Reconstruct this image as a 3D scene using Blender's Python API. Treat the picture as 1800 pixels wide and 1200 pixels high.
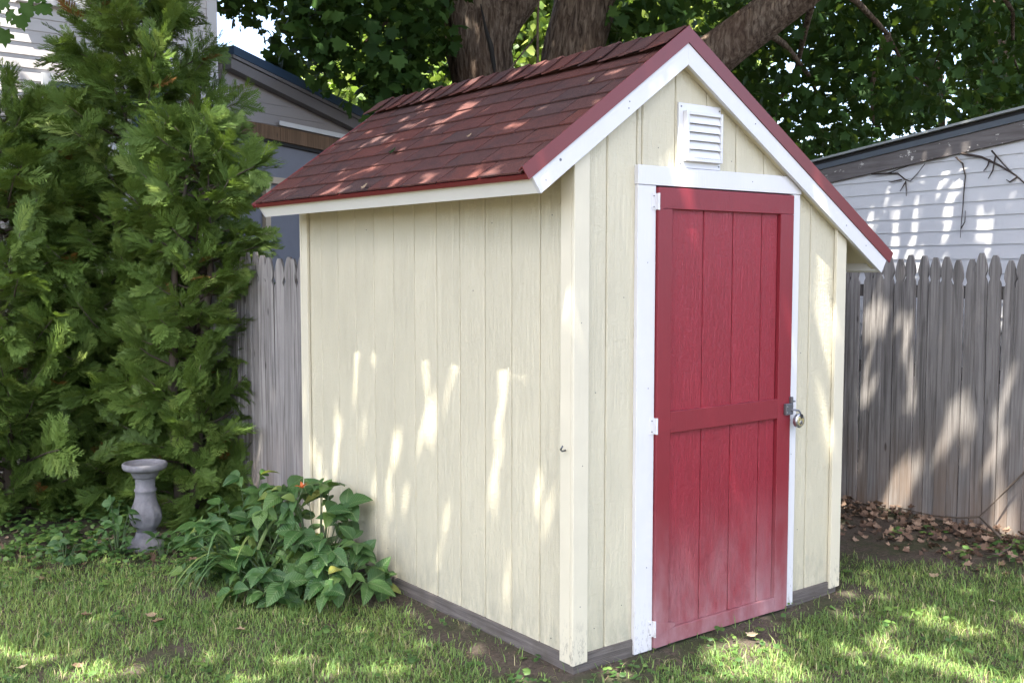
import bpy, math, random
import numpy as np
from mathutils import Vector, Matrix

random.seed(7)
rng = np.random.default_rng(7)
for o in list(bpy.data.objects):
    bpy.data.objects.remove(o, do_unlink=True)
scene = bpy.context.scene
COL = scene.collection

# ------------------------------------------------------------------ camera
F, PITCH, YAW = 1852.49, math.radians(4.0962), math.radians(-37.3854)   # focal length in pixels of an 1800 px wide picture
CX, CY, CZ = -2.8369, -3.2911, 1.7355
cam = bpy.data.cameras.new('camera')
cam.sensor_width = 36.0
cam.lens = F / 1800 * 36.0
cam.clip_start, cam.clip_end = 0.05, 2000
co = bpy.data.objects.new('camera', cam)
COL.objects.link(co)
co.location = (CX, CY, CZ)
co.rotation_euler = (math.pi / 2 - PITCH, 0, YAW)
scene.camera = co
FW = np.array([-math.sin(YAW) * math.cos(PITCH), math.cos(YAW) * math.cos(PITCH), -math.sin(PITCH)])
RT = np.array([math.cos(YAW), math.sin(YAW), 0.0])
UP = np.cross(RT, FW)
CAM = np.array([CX, CY, CZ])

# ------------------------------------------------------------------ light
SUN = np.array([-0.36, -0.217, 1.0]); SUN /= np.linalg.norm(SUN)
w = bpy.data.worlds.new('World'); scene.world = w; w.use_nodes = True
nt = w.node_tree
sky = nt.nodes.new('ShaderNodeTexSky'); sky.sky_type = 'NISHITA'; sky.sun_disc = False
sky.sun_elevation = math.asin(SUN[2]); sky.sun_rotation = math.atan2(SUN[0], SUN[1])
sky.air_density = 0.75; sky.dust_density = 4.0; sky.ozone_density = 0.3
bg = nt.nodes['Background']; bg.inputs['Strength'].default_value = 0.15
nt.links.new(sky.outputs[0], bg.inputs['Color'])
sl = bpy.data.lights.new('sun', 'SUN'); sl.energy = 3.7; sl.angle = math.radians(0.42); sl.color = (1.0, 0.95, 0.86)
so = bpy.data.objects.new('sun', sl); COL.objects.link(so)
so.rotation_euler = Vector(SUN).to_track_quat('Z', 'Y').to_euler()
so.location = (-6, -4, 14)
scene.view_settings.view_transform = 'Standard'
scene.view_settings.look = 'None'
scene.view_settings.gamma = 1.0
scene.view_settings.use_curve_mapping = False
scene.view_settings.exposure = 2.70
scene.render.engine = 'CYCLES'
scene.cycles.max_bounces = 8
scene.cycles.transmission_bounces = 6
scene.cycles.transparent_max_bounces = 6

# ------------------------------------------------------------------ pixel helpers
def ray(u, v):
    return FW + RT * (u - 900) / F + UP * (600 - v) / F
def at(u, v, Z):                       # point at depth Z on the pixel's ray
    return CAM + ray(u, v) * Z
def hit(u, v, p0, n):                  # pixel's ray meets the plane through p0 with normal n
    r = ray(u, v); n = np.array(n, float)
    return CAM + r * (np.dot(np.array(p0, float) - CAM, n) / np.dot(r, n))
def ground(u, v, z=0.0):
    return hit(u, v, (0, 0, z), (0, 0, 1))
def project(P):
    P = np.asarray(P, float) - CAM
    z = P @ FW
    return 900 + F * (P @ RT) / z, 600 - F * (P @ UP) / z, z

# ------------------------------------------------------------------ materials
def new_mat(name):
    m = bpy.data.materials.new(name); m.use_nodes = True
    t = m.node_tree; b = t.nodes['Principled BSDF']
    return m, t, b
def node(t, typ, **kw):
    n = t.nodes.new(typ)
    for k, v in kw.items():
        if k in n.inputs: n.inputs[k].default_value = v
        else: setattr(n, k, v)
    return n
def coords(t, scale=(1, 1, 1), rnd=True):
    tc = node(t, 'ShaderNodeTexCoord')
    mp = node(t, 'ShaderNodeMapping'); mp.inputs['Scale'].default_value = scale
    if rnd:
        oi = node(t, 'ShaderNodeObjectInfo')
        mu = node(t, 'ShaderNodeMath', operation='MULTIPLY'); mu.inputs[1].default_value = 37.0
        t.links.new(oi.outputs['Random'], mu.inputs[0])
        ad = node(t, 'ShaderNodeVectorMath', operation='ADD')
        t.links.new(tc.outputs['Object'], ad.inputs[0]); t.links.new(mu.outputs[0], ad.inputs[1])
        t.links.new(ad.outputs[0], mp.inputs['Vector'])
    else:
        t.links.new(tc.outputs['Object'], mp.inputs['Vector'])
    return mp.outputs[0]
def noise(t, vec, scale, detail=4, rough=0.55, dist=0.0):
    n = node(t, 'ShaderNodeTexNoise'); n.inputs['Scale'].default_value = scale
    n.inputs['Detail'].default_value = detail; n.inputs['Roughness'].default_value = rough
    n.inputs['Distortion'].default_value = dist
    if vec is not None: t.links.new(vec, n.inputs['Vector'])
    return n.outputs['Fac']
def ramp(t, fac, stops):
    r = node(t, 'ShaderNodeValToRGB'); e = r.color_ramp.elements
    while len(e) < len(stops): e.new(0.5)
    for i, (p, c) in enumerate(stops):
        e[i].position = p; e[i].color = c if len(c) == 4 else (*c, 1)
    t.links.new(fac, r.inputs['Fac'])
    return r.outputs['Color']
def mix(t, fac, a, b, mode='MIX'):
    m = node(t, 'ShaderNodeMix', data_type='RGBA', blend_type=mode)
    for sock, val in ((m.inputs['Factor'], fac), (m.inputs[6], a), (m.inputs[7], b)):
        if hasattr(val, 'is_linked'): t.links.new(val, sock)
        elif isinstance(val, (int, float)): sock.default_value = val
        else: sock.default_value = (*val, 1) if len(val) == 3 else val
    return m.outputs[2]
def math_(t, op, a, b=None, clamp=False):
    m = node(t, 'ShaderNodeMath', operation=op, use_clamp=clamp)
    for i, v in enumerate((a, b)):
        if v is None: continue
        if hasattr(v, 'is_linked'): t.links.new(v, m.inputs[i])
        else: m.inputs[i].default_value = v
    return m.outputs[0]
def bump(t, b, h, strength=0.4, dist=0.004):
    n = node(t, 'ShaderNodeBump'); n.inputs['Strength'].default_value = strength; n.inputs['Distance'].default_value = dist
    t.links.new(h, n.inputs['Height']); t.links.new(n.outputs[0], b.inputs['Normal'])
def world_z(t):
    g = node(t, 'ShaderNodeNewGeometry'); s = node(t, 'ShaderNodeSeparateXYZ')
    t.links.new(g.outputs['Position'], s.inputs[0]); return s.outputs['Z']
def maprange(t, v, a, b, c=0.0, d=1.0):
    n = node(t, 'ShaderNodeMapRange'); t.links.new(v, n.inputs['Value'])
    for k, x in zip(('From Min', 'From Max', 'To Min', 'To Max'), (a, b, c, d)): n.inputs[k].default_value = x
    return n.outputs[0]

def wood_paint(name, col, dirt=(0.30, 0.29, 0.22), grain=1.0, rough=0.55, dirt_amt=0.75, hi=0.5):
    """painted, embossed plywood or boards: grain runs along Z, grime splashed up from the ground"""
    m, t, b = new_mat(name)
    v1 = coords(t, (48, 48, 3.0)); v2 = coords(t, (20, 20, 55)); v3 = coords(t, (2.2, 2.2, 1.1))
    g = noise(t, v1, 1.0, 5, 0.6, 1.6); r = noise(t, v2, 1.0, 3, 0.5, 1.2); s = noise(t, v3, 1.0, 4)
    wv = ramp(t, g, [(0.38, (0, 0, 0)), (0.55, (1, 1, 1)), (0.72, (0.2, 0.2, 0.2))])
    h = math_(t, 'ADD', math_(t, 'MULTIPLY', wv, 1.0), math_(t, 'MULTIPLY', r, 1.1))
    bump(t, b, h, 0.52 * grain, 0.0050)
    c = mix(t, maprange(t, s, 0.35, 0.7), tuple(x * 0.93 for x in col), tuple(min(1, x * 1.04) for x in col))
    c = mix(t, math_(t, 'MULTIPLY', maprange(t, g, 0.36, 0.22), 0.10 * grain), c, tuple(x * 0.6 for x in col))
    z = world_z(t)
    f = math_(t, 'MULTIPLY', maprange(t, z, 0.42, 0.03), maprange(t, noise(t, coords(t, (22, 22, 7)), 1.0, 6, 0.75), 0.40, 0.62), True)
    c = mix(t, math_(t, 'MULTIPLY', f, dirt_amt), c, dirt)
    t.links.new(c, b.inputs['Base Color'])
    b.inputs['Roughness'].default_value = rough
    b.inputs['Specular IOR Level'].default_value = hi
    return m
def smooth_paint(name, col, rough=0.45, var=0.06, bumpy=0.15, chips=None):
    m, t, b = new_mat(name)
    n = noise(t, coords(t, (6, 6, 6)), 1.0, 5)
    c = mix(t, n, tuple(x * (1 - var) for x in col), tuple(min(1, x * (1 + var * 0.6)) for x in col))
    if chips:
        k = maprange(t, noise(t, coords(t, (60, 60, 20)), 1.0, 6, 0.75), 0.54, 0.60)
        z = maprange(t, world_z(t), 0.26, 0.04)
        c = mix(t, math_(t, 'MULTIPLY', k, z, True), c, chips)
    t.links.new(c, b.inputs['Base Color'])
    bump(t, b, noise(t, coords(t, (90, 90, 9)), 1.0, 4), bumpy, 0.002)
    b.inputs['Roughness'].default_value = rough
    return m
CREAM = (0.525, 0.482, 0.348)
M = {}
M['siding'] = wood_paint('cream_siding_paint', CREAM, grain=1.0, rough=0.5)
M['trim_cream'] = smooth_paint('cream_trim_paint', (0.575, 0.53, 0.40), 0.5, 0.12, 0.5, chips=(0.25, 0.23, 0.19))
M['backing'] = smooth_paint('cream_groove_paint', (0.47, 0.43, 0.315), 0.6)
M['white'] = smooth_paint('white_trim_paint', (0.59, 0.585, 0.585), 0.45, 0.07, 0.4, chips=(0.33, 0.31, 0.29))
M['fascia'] = smooth_paint('white_fascia_paint', (0.70, 0.69, 0.64), 0.5, 0.06, 0.2)
M['vinyl'] = smooth_paint('white_plastic', (0.59, 0.59, 0.59), 0.35, 0.02, 0.03)
M['soffit'] = smooth_paint('cream_soffit_paint', (0.62, 0.56, 0.40), 0.6, 0.1, 0.3)

def red_door(name, grain):
    m, t, b = new_mat(name)
    col = (0.255, 0.021, 0.034) if grain > .5 else (0.185, 0.016, 0.024)
    g = noise(t, coords(t, (75, 75, 4)), 1.0, 5, 0.6, 1.8); r = noise(t, coords(t, (24, 24, 70)), 1.0, 3, 0.5, 1.2)
    wv = ramp(t, g, [(0.36, (0, 0, 0)), (0.54, (1, 1, 1)), (0.74, (0.15, 0.15, 0.15))])
    h = math_(t, 'ADD', wv, math_(t, 'MULTIPLY', r, 0.6))
    bump(t, b, h, 0.62 * grain + 0.04, 0.0055)
    s = noise(t, coords(t, (3, 3, 1.5)), 1.0, 4)
    c = mix(t, s, tuple(x * 0.86 for x in col), tuple(x * 1.15 for x in col))
    z = world_z(t)
    up = maprange(t, z, 0.72, 0.06)
    dn = maprange(t, noise(t, coords(t, (7, 7, 3), rnd=False), 1.0, 5, 0.65), 0.30, 0.72)
    dust = math_(t, 'MULTIPLY', math_(t, 'POWER', up, 1.4), math_(t, 'ADD', math_(t, 'MULTIPLY', dn, 0.85), 0.15), True)
    sp = maprange(t, noise(t, coords(t, (160, 160, 120)), 1.0, 3, 0.7), 0.62, 0.72)
    dust = math_(t, 'ADD', dust, math_(t, 'MULTIPLY', math_(t, 'MULTIPLY', sp, up), 0.35), True)
    c = mix(t, math_(t, 'MULTIPLY', dust, 0.9), c, (0.35, 0.22, 0.23))
    t.links.new(c, b.inputs['Base Color'])
    rr = math_(t, 'ADD', math_(t, 'MULTIPLY', dust, 0.4), 0.34 if grain > .5 else 0.40)
    t.links.new(rr, b.inputs['Roughness'])
    b.inputs['Specular IOR Level'].default_value = 0.45
    return m
M['door_panel'] = red_door('red_door_panel_paint', 1.0)
M['door_frame'] = red_door('red_door_frame_paint', 0.18)
M['red_metal'] = smooth_paint('dark_red_metal', (0.145, 0.022, 0.023), 0.36, 0.08, 0.03)

def shingle_mat():
    m, t, b = new_mat('red_asphalt_shingle')
    oi = node(t, 'ShaderNodeObjectInfo')
    base = ramp(t, oi.outputs['Random'], [(0.0, (0.070, 0.032, 0.028)), (0.3, (0.102, 0.034, 0.027)), (0.5, (0.075, 0.041, 0.037)), (0.75, (0.122, 0.037, 0.027)), (1.0, (0.064, 0.037, 0.034))])
    gr = noise(t, coords(t, (170, 170, 170)), 1.0, 4, 0.85)
    bl = noise(t, coords(t, (7, 7, 7)), 1.0, 5, 0.65)
    c = mix(t, math_(t, 'MULTIPLY', maprange(t, gr, 0.5, 0.68), 0.6), base, (0.20, 0.092, 0.072))
    c = mix(t, math_(t, 'MULTIPLY', maprange(t, gr, 0.50, 0.34), 0.75), c, (0.020, 0.012, 0.012))
    c = mix(t, math_(t, 'MULTIPLY', maprange(t, bl, 0.50, 0.66), 0.62), c, (0.040, 0.026, 0.026))
    t.links.new(c, b.inputs['Base Color']); b.inputs['Roughness'].default_value = 0.9
    b.inputs['Specular IOR Level'].default_value = 0.25
    bump(t, b, gr, 0.6, 0.003)
    return m
M['shingle'] = shingle_mat()
M['dark'] = smooth_paint('dark_void', (0.02, 0.018, 0.017), 0.9)

def weathered(name, c0, c1, c2, brown=None):
    m, t, b = new_mat(name)
    oi = node(t, 'ShaderNodeObjectInfo')
    g = noise(t, coords(t, (55, 55, 1.6)), 1.0, 6, 0.65, 0.8); s = noise(t, coords(t, (6, 6, 2.2)), 1.0, 5, 0.6)
    c = mix(t, maprange(t, s, 0.3, 0.7), c0, c1)
    c = mix(t, math_(t, 'MULTIPLY', maprange(t, g, 0.58, 0.36), 0.85), c, c2)
    c = mix(t, maprange(t, oi.outputs['Random'], 0, 1, 0.0, 0.6), c, tuple(x * 0.5 for x in c0))
    kn = node(t, 'ShaderNodeTexVoronoi'); kn.inputs['Scale'].default_value = 1.0
    t.links.new(coords(t, (9, 9, 2.6)), kn.inputs['Vector'])
    c = mix(t, math_(t, 'MULTIPLY', maprange(t, kn.outputs['Distance'], 0.10, 0.05), 0.8), c, (0.03, 0.025, 0.022))
    if brown:
        z = maprange(t, world_z(t), 0.75, 0.05)
        f = math_(t, 'MULTIPLY', z, maprange(t, noise(t, coords(t, (5, 5, 2)), 1.0, 4), 0.35, 0.65), True)
        c = mix(t, math_(t, 'MULTIPLY', f, 0.75), c, brown)
    t.links.new(c, b.inputs['Base Color']); b.inputs['Roughness'].default_value = 0.85
    b.inputs['Specular IOR Level'].default_value = 0.25
    bump(t, b, g, 0.7, 0.004)
    return m
M['picket'] = weathered('weathered_grey_cedar', (0.335, 0.31, 0.285), (0.21, 0.196, 0.186), (0.062, 0.055, 0.050), (0.20, 0.135, 0.09))
M['timber'] = weathered('old_grey_timber', (0.17, 0.15, 0.14), (0.12, 0.11, 0.105), (0.05, 0.045, 0.04))
M['beam'] = weathered('bare_brown_beam', (0.23, 0.14, 0.085), (0.18, 0.11, 0.065), (0.08, 0.05, 0.03))
def sill():
    m, t, b = new_mat('old_sill_timber')
    g = noise(t, coords(t, (2.5, 2.5, 75)), 1.0, 6, 0.65, 0.6); s_ = noise(t, coords(t, (9, 9, 9)), 1.0, 5, 0.6)
    c = mix(t, maprange(t, g, 0.3, 0.7), (0.055, 0.046, 0.04), (0.155, 0.135, 0.12))
    c = mix(t, maprange(t, s_, 0.45, 0.7, 0, .6), c, (0.07, 0.06, 0.045))
    t.links.new(c, b.inputs['Base Color']); b.inputs['Roughness'].default_value = 0.9; bump(t, b, g, 0.8, 0.008)
    return m
M['sill'] = sill()
def peeling():
    m, t, b = new_mat('peeling_paint_board')
    g = noise(t, coords(t, (3, 3, 40)), 1.0, 5, 0.6); p = noise(t, coords(t, (9, 9, 16)), 1.0, 7, 0.72)
    c = mix(t, maprange(t, g, 0.3, 0.7), (0.10, 0.085, 0.078), (0.19, 0.17, 0.16))
    c = mix(t, maprange(t, p, 0.615, 0.63), c, (0.66, 0.62, 0.55))
    t.links.new(c, b.inputs['Base Color']); b.inputs['Roughness'].default_value = 0.8; bump(t, b, p, 0.6, 0.004)
    return m
M['peel'] = peeling()
def clap(name, c):
    m, t, b = new_mat(name)
    n = noise(t, coords(t, (1.5, 1.5, 12)), 1.0, 5, 0.6); d = noise(t, coords(t, (5, 5, 5)), 1.0, 6, 0.7)
    cc = mix(t, n, tuple(x * 0.9 for x in c), c)
    cc = mix(t, math_(t, 'MULTIPLY', maprange(t, d, 0.55, 0.8), 0.35), cc, tuple(x * 0.6 for x in c))
    t.links.new(cc, b.inputs['Base Color']); b.inputs['Roughness'].default_value = 0.5
    return m
M['white_clap'] = clap('white_clapboard_paint', (0.70, 0.69, 0.68))
M['grey_clap'] = clap('pale_grey_clapboard_paint', (0.50, 0.47, 0.455))
M['dark_clap'] = clap('dull_grey_clapboard_paint', (0.33, 0.30, 0.29))
M['grey_trim'] = smooth_paint('pale_grey_trim', (0.50, 0.48, 0.48), 0.5)
M['rake_grey'] = smooth_paint('dark_grey_trim', (0.17, 0.155, 0.155), 0.55)
M['blue'] = smooth_paint('slate_blue_paint', (0.028, 0.055, 0.10), 0.45)
M['screen'] = smooth_paint('blue_grey_sheet', (0.19, 0.19, 0.215), 0.5, 0.2)
M['lattice'] = smooth_paint('pale_wood_frame', (0.50, 0.40, 0.29), 0.6)
M['roof_metal'] = smooth_paint('dark_roof_edge', (0.10, 0.115, 0.13), 0.35, 0.1)
M['roof_light'] = smooth_paint('pale_drip_edge', (0.30, 0.32, 0.31), 0.35, 0.1)
M['steel'] = smooth_paint('galvanised_steel', (0.42, 0.43, 0.45), 0.3); M['steel'].node_tree.nodes['Principled BSDF'].inputs['Metallic'].default_value = 0.9
M['dark_steel'] = smooth_paint('dull_steel', (0.16, 0.165, 0.175), 0.4); M['dark_steel'].node_tree.nodes['Principled BSDF'].inputs['Metallic'].default_value = 0.7
M['brass'] = smooth_paint('brass', (0.72, 0.66, 0.36), 0.25); M['brass'].node_tree.nodes['Principled BSDF'].inputs['Metallic'].default_value = 0.8
M['glass'] = smooth_paint('dark_window_glass', (0.03, 0.035, 0.045), 0.05)

def concrete():
    m, t, b = new_mat('old_concrete')
    n = noise(t, coords(t, (14, 14, 14), False), 1.0, 6, 0.65); f = noise(t, coords(t, (160, 160, 160), False), 1.0, 3, 0.7)
    c = mix(t, maprange(t, n, 0.3, 0.7), (0.10, 0.097, 0.103), (0.20, 0.195, 0.205))
    c = mix(t, maprange(t, n, 0.62, 0.75), c, (0.13, 0.14, 0.10))
    t.links.new(c, b.inputs['Base Color']); b.inputs['Roughness'].default_value = 0.9
    bump(t, b, math_(t, 'ADD', n, math_(t, 'MULTIPLY', f, 0.4)), 0.5, 0.006)
    return m
M['concrete'] = concrete()
def bark():
    m, t, b = new_mat('maple_bark')
    v = coords(t, (1, 1, 0.16), False)
    n1 = noise(t, v, 26, 6, 0.65, 0.7); n2 = noise(t, coords(t, (1, 1, 1), False), 2.2, 4)
    c = ramp(t, n1, [(0.34, (0.028, 0.019, 0.014)), (0.48, (0.105, 0.076, 0.057)), (0.62, (0.21, 0.165, 0.125)), (0.8, (0.30, 0.25, 0.20))])
    c = mix(t, maprange(t, n2, 0.4, 0.7), c, mix(t, 0.5, c, (0.10, 0.06, 0.04)))
    t.links.new(c, b.inputs['Base Color']); b.inputs['Roughness'].default_value = 0.95
    b.inputs['Specular IOR Level'].default_value = 0.15
    bump(t, b, n1, 1.0, 0.05)
    return m
M['bark'] = bark()
M['twig'] = smooth_paint('brown_twig', (0.10, 0.075, 0.055), 0.9, 0.3)
M['vine'] = smooth_paint('dark_vine', (0.05, 0.035, 0.028), 0.9, 0.3)

def leaf_mat(name, stops, trans=0.35, rough=0.5, vein=0.0, use_object=False, tcol=None, spec=0.35):
    m, t, b = new_mat(name)
    if use_object:
        fac = node(t, 'ShaderNodeObjectInfo').outputs['Random']
    else:
        a = node(t, 'ShaderNodeAttribute'); a.attribute_name = 'rnd'; fac = a.outputs['Fac']
    c = ramp(t, fac, stops)
    n = noise(t, coords(t, (30, 30, 30), use_object), 1.0, 3)
    c = mix(t, maprange(t, n, 0.3, 0.75, 0.0, 0.35), c, mix(t, 0.5, c, (0.01, 0.02, 0.005)))
    t.links.new(c, b.inputs['Base Color']); b.inputs['Roughness'].default_value = rough
    b.inputs['Specular IOR Level'].default_value = spec
    tr = node(t, 'ShaderNodeBsdfTranslucent')
    t.links.new(mix(t, 0.55, c, tcol or (0.20, 0.30, 0.03)), tr.inputs['Color'])
    mx = node(t, 'ShaderNodeMixShader'); mx.inputs[0].default_value = trans
    t.links.new(b.outputs[0], mx.inputs[1]); t.links.new(tr.outputs[0], mx.inputs[2])
    t.links.new(mx.outputs[0], t.nodes['Material Output'].inputs['Surface'])
    return m
M['maple'] = leaf_mat('maple_leaf', [(0, (0.014, 0.034, 0.008)), (0.5, (0.024, 0.056, 0.012)), (1, (0.055, 0.105, 0.022))], 0.16, 0.6, spec=.10)
M['bgleaf'] = leaf_mat('sunny_tree_leaf', [(0, (0.06, 0.115, 0.02)), (0.5, (0.13, 0.20, 0.035)), (1, (0.24, 0.29, 0.06))], 0.40)  # sunlit brightness is put into these leaf colours
M['thuja'] = leaf_mat('cedar_spray', [(0, (0.070, 0.118, 0.024)), (0.45, (0.140, 0.220, 0.046)), (0.8, (0.205, 0.285, 0.064)), (0.975, (0.29, 0.36, 0.10)), (0.985, (0.26, 0.11, 0.03)), (1, (0.30, 0.14, 0.045))], 0.25, spec=0.25)
M['grass'] = leaf_mat('grass_blade', [(0, (0.095, 0.180, 0.046)), (0.45, (0.165, 0.280, 0.070)), (0.8, (0.255, 0.350, 0.090)), (0.92, (0.29, 0.32, 0.11)), (1, (0.45, 0.38, 0.22))], 0.35, 0.6, tcol=(0.28, 0.34, 0.05))
M['cover'] = leaf_mat('ground_cover_leaf', [(0, (0.035, 0.085, 0.022)), (0.6, (0.07, 0.14, 0.03)), (1, (0.13, 0.21, 0.045))], 0.28)
M['broad'] = leaf_mat('broad_green_leaf', [(0, (0.030, 0.082, 0.022)), (0.5, (0.050, 0.118, 0.030)), (0.82, (0.075, 0.155, 0.038)), (0.95, (0.13, 0.21, 0.05)), (1, (0.26, 0.26, 0.06))], 0.22, 0.42, use_object=True)
def add_veins(m):
    t = m.node_tree; b = t.nodes['Principled BSDF']
    tc = node(t, 'ShaderNodeTexCoord'); sp = node(t, 'ShaderNodeSeparateXYZ'); t.links.new(tc.outputs['Object'], sp.inputs[0])
    ay = math_(t, 'ABSOLUTE', sp.outputs['Y'])
    wv = math_(t, 'SINE', math_(t, 'MULTIPLY', math_(t, 'SUBTRACT', sp.outputs['X'], math_(t, 'MULTIPLY', ay, 0.8)), 62.0))
    bump(t, b, wv, 0.35, 0.004)
    src = b.inputs['Base Color'].links[0].from_socket
    k = maprange(t, ay, 0.035, 0.008)
    c = mix(t, math_(t, 'MULTIPLY', k, 0.55), src, (0.16, 0.22, 0.09))
    c = mix(t, math_(t, 'MULTIPLY', maprange(t, wv, 0.80, 1.0), 0.10), c, (0.12, 0.18, 0.06))
    t.links.new(c, b.inputs['Base Color'])
add_veins(M['broad'])
M['strap'] = leaf_mat('strap_leaf', [(0, (0.05, 0.11, 0.035)), (0.7, (0.085, 0.16, 0.05)), (1, (0.17, 0.22, 0.06))], 0.2, 0.4, use_object=True)
M['orange'] = leaf_mat('orange_petal', [(0, (0.62, 0.13, 0.035)), (1, (0.70, 0.20, 0.07))], 0.3, 0.5, use_object=True, tcol=(0.7, 0.25, 0.08))
M['dead'] = leaf_mat('dead_leaf', [(0, (0.07, 0.04, 0.027)), (0.55, (0.17, 0.105, 0.07)), (1, (0.32, 0.22, 0.15))], 0.1, 0.8, tcol=(0.3, 0.18, 0.08))
M['dead_obj'] = leaf_mat('fallen_leaf', [(0, (0.20, 0.13, 0.08)), (0.5, (0.33, 0.24, 0.15)), (1, (0.42, 0.35, 0.22))], 0.1, 0.8, use_object=True, tcol=(0.3, 0.18, 0.08))
M['stalk'] = smooth_paint('green_stalk', (0.06, 0.10, 0.035), 0.6, 0.2)
def soil():
    m, t, b = new_mat('lawn_soil')
    v = coords(t, (1, 1, 1), False)
    n = noise(t, v, 2.2, 6, 0.65); f = noise(t, v, 60, 5, 0.7); k = noise(t, v, 230, 3, 0.8)
    c = mix(t, maprange(t, f, 0.3, 0.7), (0.045, 0.036, 0.028), (0.125, 0.10, 0.078))
    c = mix(t, math_(t, 'MULTIPLY', maprange(t, n, 0.46, 0.60), 0.7), c, (0.045, 0.06, 0.022))
    c = mix(t, math_(t, 'MULTIPLY', maprange(t, k, 0.62, 0.72), 0.6), c, (0.24, 0.20, 0.14))
    t.links.new(c, b.inputs['Base Color']); b.inputs['Roughness'].default_value = 0.95
    b.inputs['Specular IOR Level'].default_value = 0.15
    bump(t, b, math_(t, 'ADD', f, math_(t, 'MULTIPLY', k, 0.5)), 0.8, 0.02)
    return m
M['soil'] = soil()

# ------------------------------------------------------------------ mesh helpers
def link(name, me, mat=None, parent=None):
    o = bpy.data.objects.new(name, me); COL.objects.link(o)
    if mat is not None and me is not None and not me.materials: me.materials.append(mat)
    if parent is not None: o.parent = parent
    return o
def copy_of(o, parent=None, name=None):
    c = o.copy(); COL.objects.link(c)
    if parent is not None: c.parent = parent
    return c
def empty(name, loc=(0, 0, 0), label=None, cat=None, group=None):
    o = bpy.data.objects.new(name, None); COL.objects.link(o); o.location = loc
    o.empty_display_size = 0.1
    if label: tag(o, label, cat, group)
    return o
def tag(o, label, cat, group=None, kind=None):
    if label: o['label'] = label
    if cat: o['category'] = cat
    if group: o['group'] = group
    if kind: o['kind'] = kind
    return o
def pymesh(name, V, Fc, smooth=False):
    me = bpy.data.meshes.new(name); me.from_pydata([tuple(map(float, v)) for v in V], [], Fc); me.update()
    if smooth:
        for p in me.polygons: p.use_smooth = True
    return me
def npmesh(name, V, T, rnd=None, smooth=False):
    """triangle mesh from arrays"""
    me = bpy.data.meshes.new(name)
    V = np.ascontiguousarray(V, np.float32); T = np.ascontiguousarray(T, np.int32)
    me.vertices.add(len(V)); me.vertices.foreach_set('co', V.ravel())
    me.loops.add(T.size); me.loops.foreach_set('vertex_index', T.ravel())
    me.polygons.add(len(T)); me.polygons.foreach_set('loop_start', np.arange(0, T.size, 3, dtype=np.int32))
    if smooth: me.polygons.foreach_set('use_smooth', np.ones(len(T), bool))
    me.update(calc_edges=True)
    if rnd is not None:
        a = me.attributes.new('rnd', 'FLOAT', 'POINT'); a.data.foreach_set('value', np.ascontiguousarray(rnd, np.float32))
    return me
class MB:
    def __init__(s): s.v, s.f = [], []
    def add(s, V, Fc):
        b = len(s.v); s.v += [tuple(v) for v in V]; s.f += [tuple(i + b for i in f) for f in Fc]; return s
    def box(s, x0, x1, y0, y1, z0, z1):
        return s.add([(x0, y0, z0), (x1, y0, z0), (x1, y1, z0), (x0, y1, z0), (x0, y0, z1), (x1, y0, z1), (x1, y1, z1), (x0, y1, z1)],
                     [(0, 3, 2, 1), (4, 5, 6, 7), (0, 1, 5, 4), (1, 2, 6, 5), (2, 3, 7, 6), (3, 0, 4, 7)])
    def prism(s, poly, a, b):
        """poly: list of 3-D points; extruded by vector b from offset a"""
        n = len(poly); P = [np.array(p, float) + np.array(a, float) for p in poly]; Q = [p + np.array(b, float) for p in P]
        return s.add(P + Q, [tuple(range(n - 1, -1, -1)), tuple(range(n, 2 * n))] + [(i, (i + 1) % n, n + (i + 1) % n, n + i) for i in range(n)])
    def tube(s, pts, rad, sides=8):
        pts = [np.array(p, float) for p in pts]; n = len(pts)
        rad = [rad] * n if np.isscalar(rad) else rad
        V = []; ref = np.array([0.31, 0.17, 0.93])
        for i, p in enumerate(pts):
            t = pts[min(i + 1, n - 1)] - pts[max(i - 1, 0)]; t = t / (np.linalg.norm(t) + 1e-9)
            a = np.cross(t, ref); a /= np.linalg.norm(a) + 1e-9; b = np.cross(t, a)
            for k in range(sides):
                th = 2 * math.pi * k / sides
                V.append(p + rad[i] * (math.cos(th) * a + math.sin(th) * b))
        Fc = [(i * sides + k, i * sides + (k + 1) % sides, (i + 1) * sides + (k + 1) % sides, (i + 1) * sides + k) for i in range(n - 1) for k in range(sides)]
        Fc += [tuple(range(sides - 1, -1, -1)), tuple((n - 1) * sides + k for k in range(sides))]
        return s.add(V, Fc)
    def lathe(s, prof, sides=28, c=(0, 0, 0), mod=None):
        V = []
        for r, z in prof:
            for k in range(sides):
                th = 2 * math.pi * k / sides; rr = r * (mod(th, z) if mod else 1)
                V.append((c[0] + rr * math.cos(th), c[1] + rr * math.sin(th), c[2] + z))
        n = len(prof)
        Fc = [(i * sides + k, i * sides + (k + 1) % sides, (i + 1) * sides + (k + 1) % sides, (i + 1) * sides + k) for i in range(n - 1) for k in range(sides)]
        Fc += [tuple(range(sides - 1, -1, -1)), tuple((n - 1) * sides + k for k in range(sides))]
        return s.add(V, Fc)
    def obj(s, name, mat, parent=None, smooth=False, bevel=0.0):
        o = link(name, pymesh(name, s.v, s.f, smooth), mat, parent)
        if bevel:
            md = o.modifiers.new('bevel', 'BEVEL'); md.width = bevel; md.segments = 2; md.limit_method = 'ANGLE'
        return o
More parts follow.
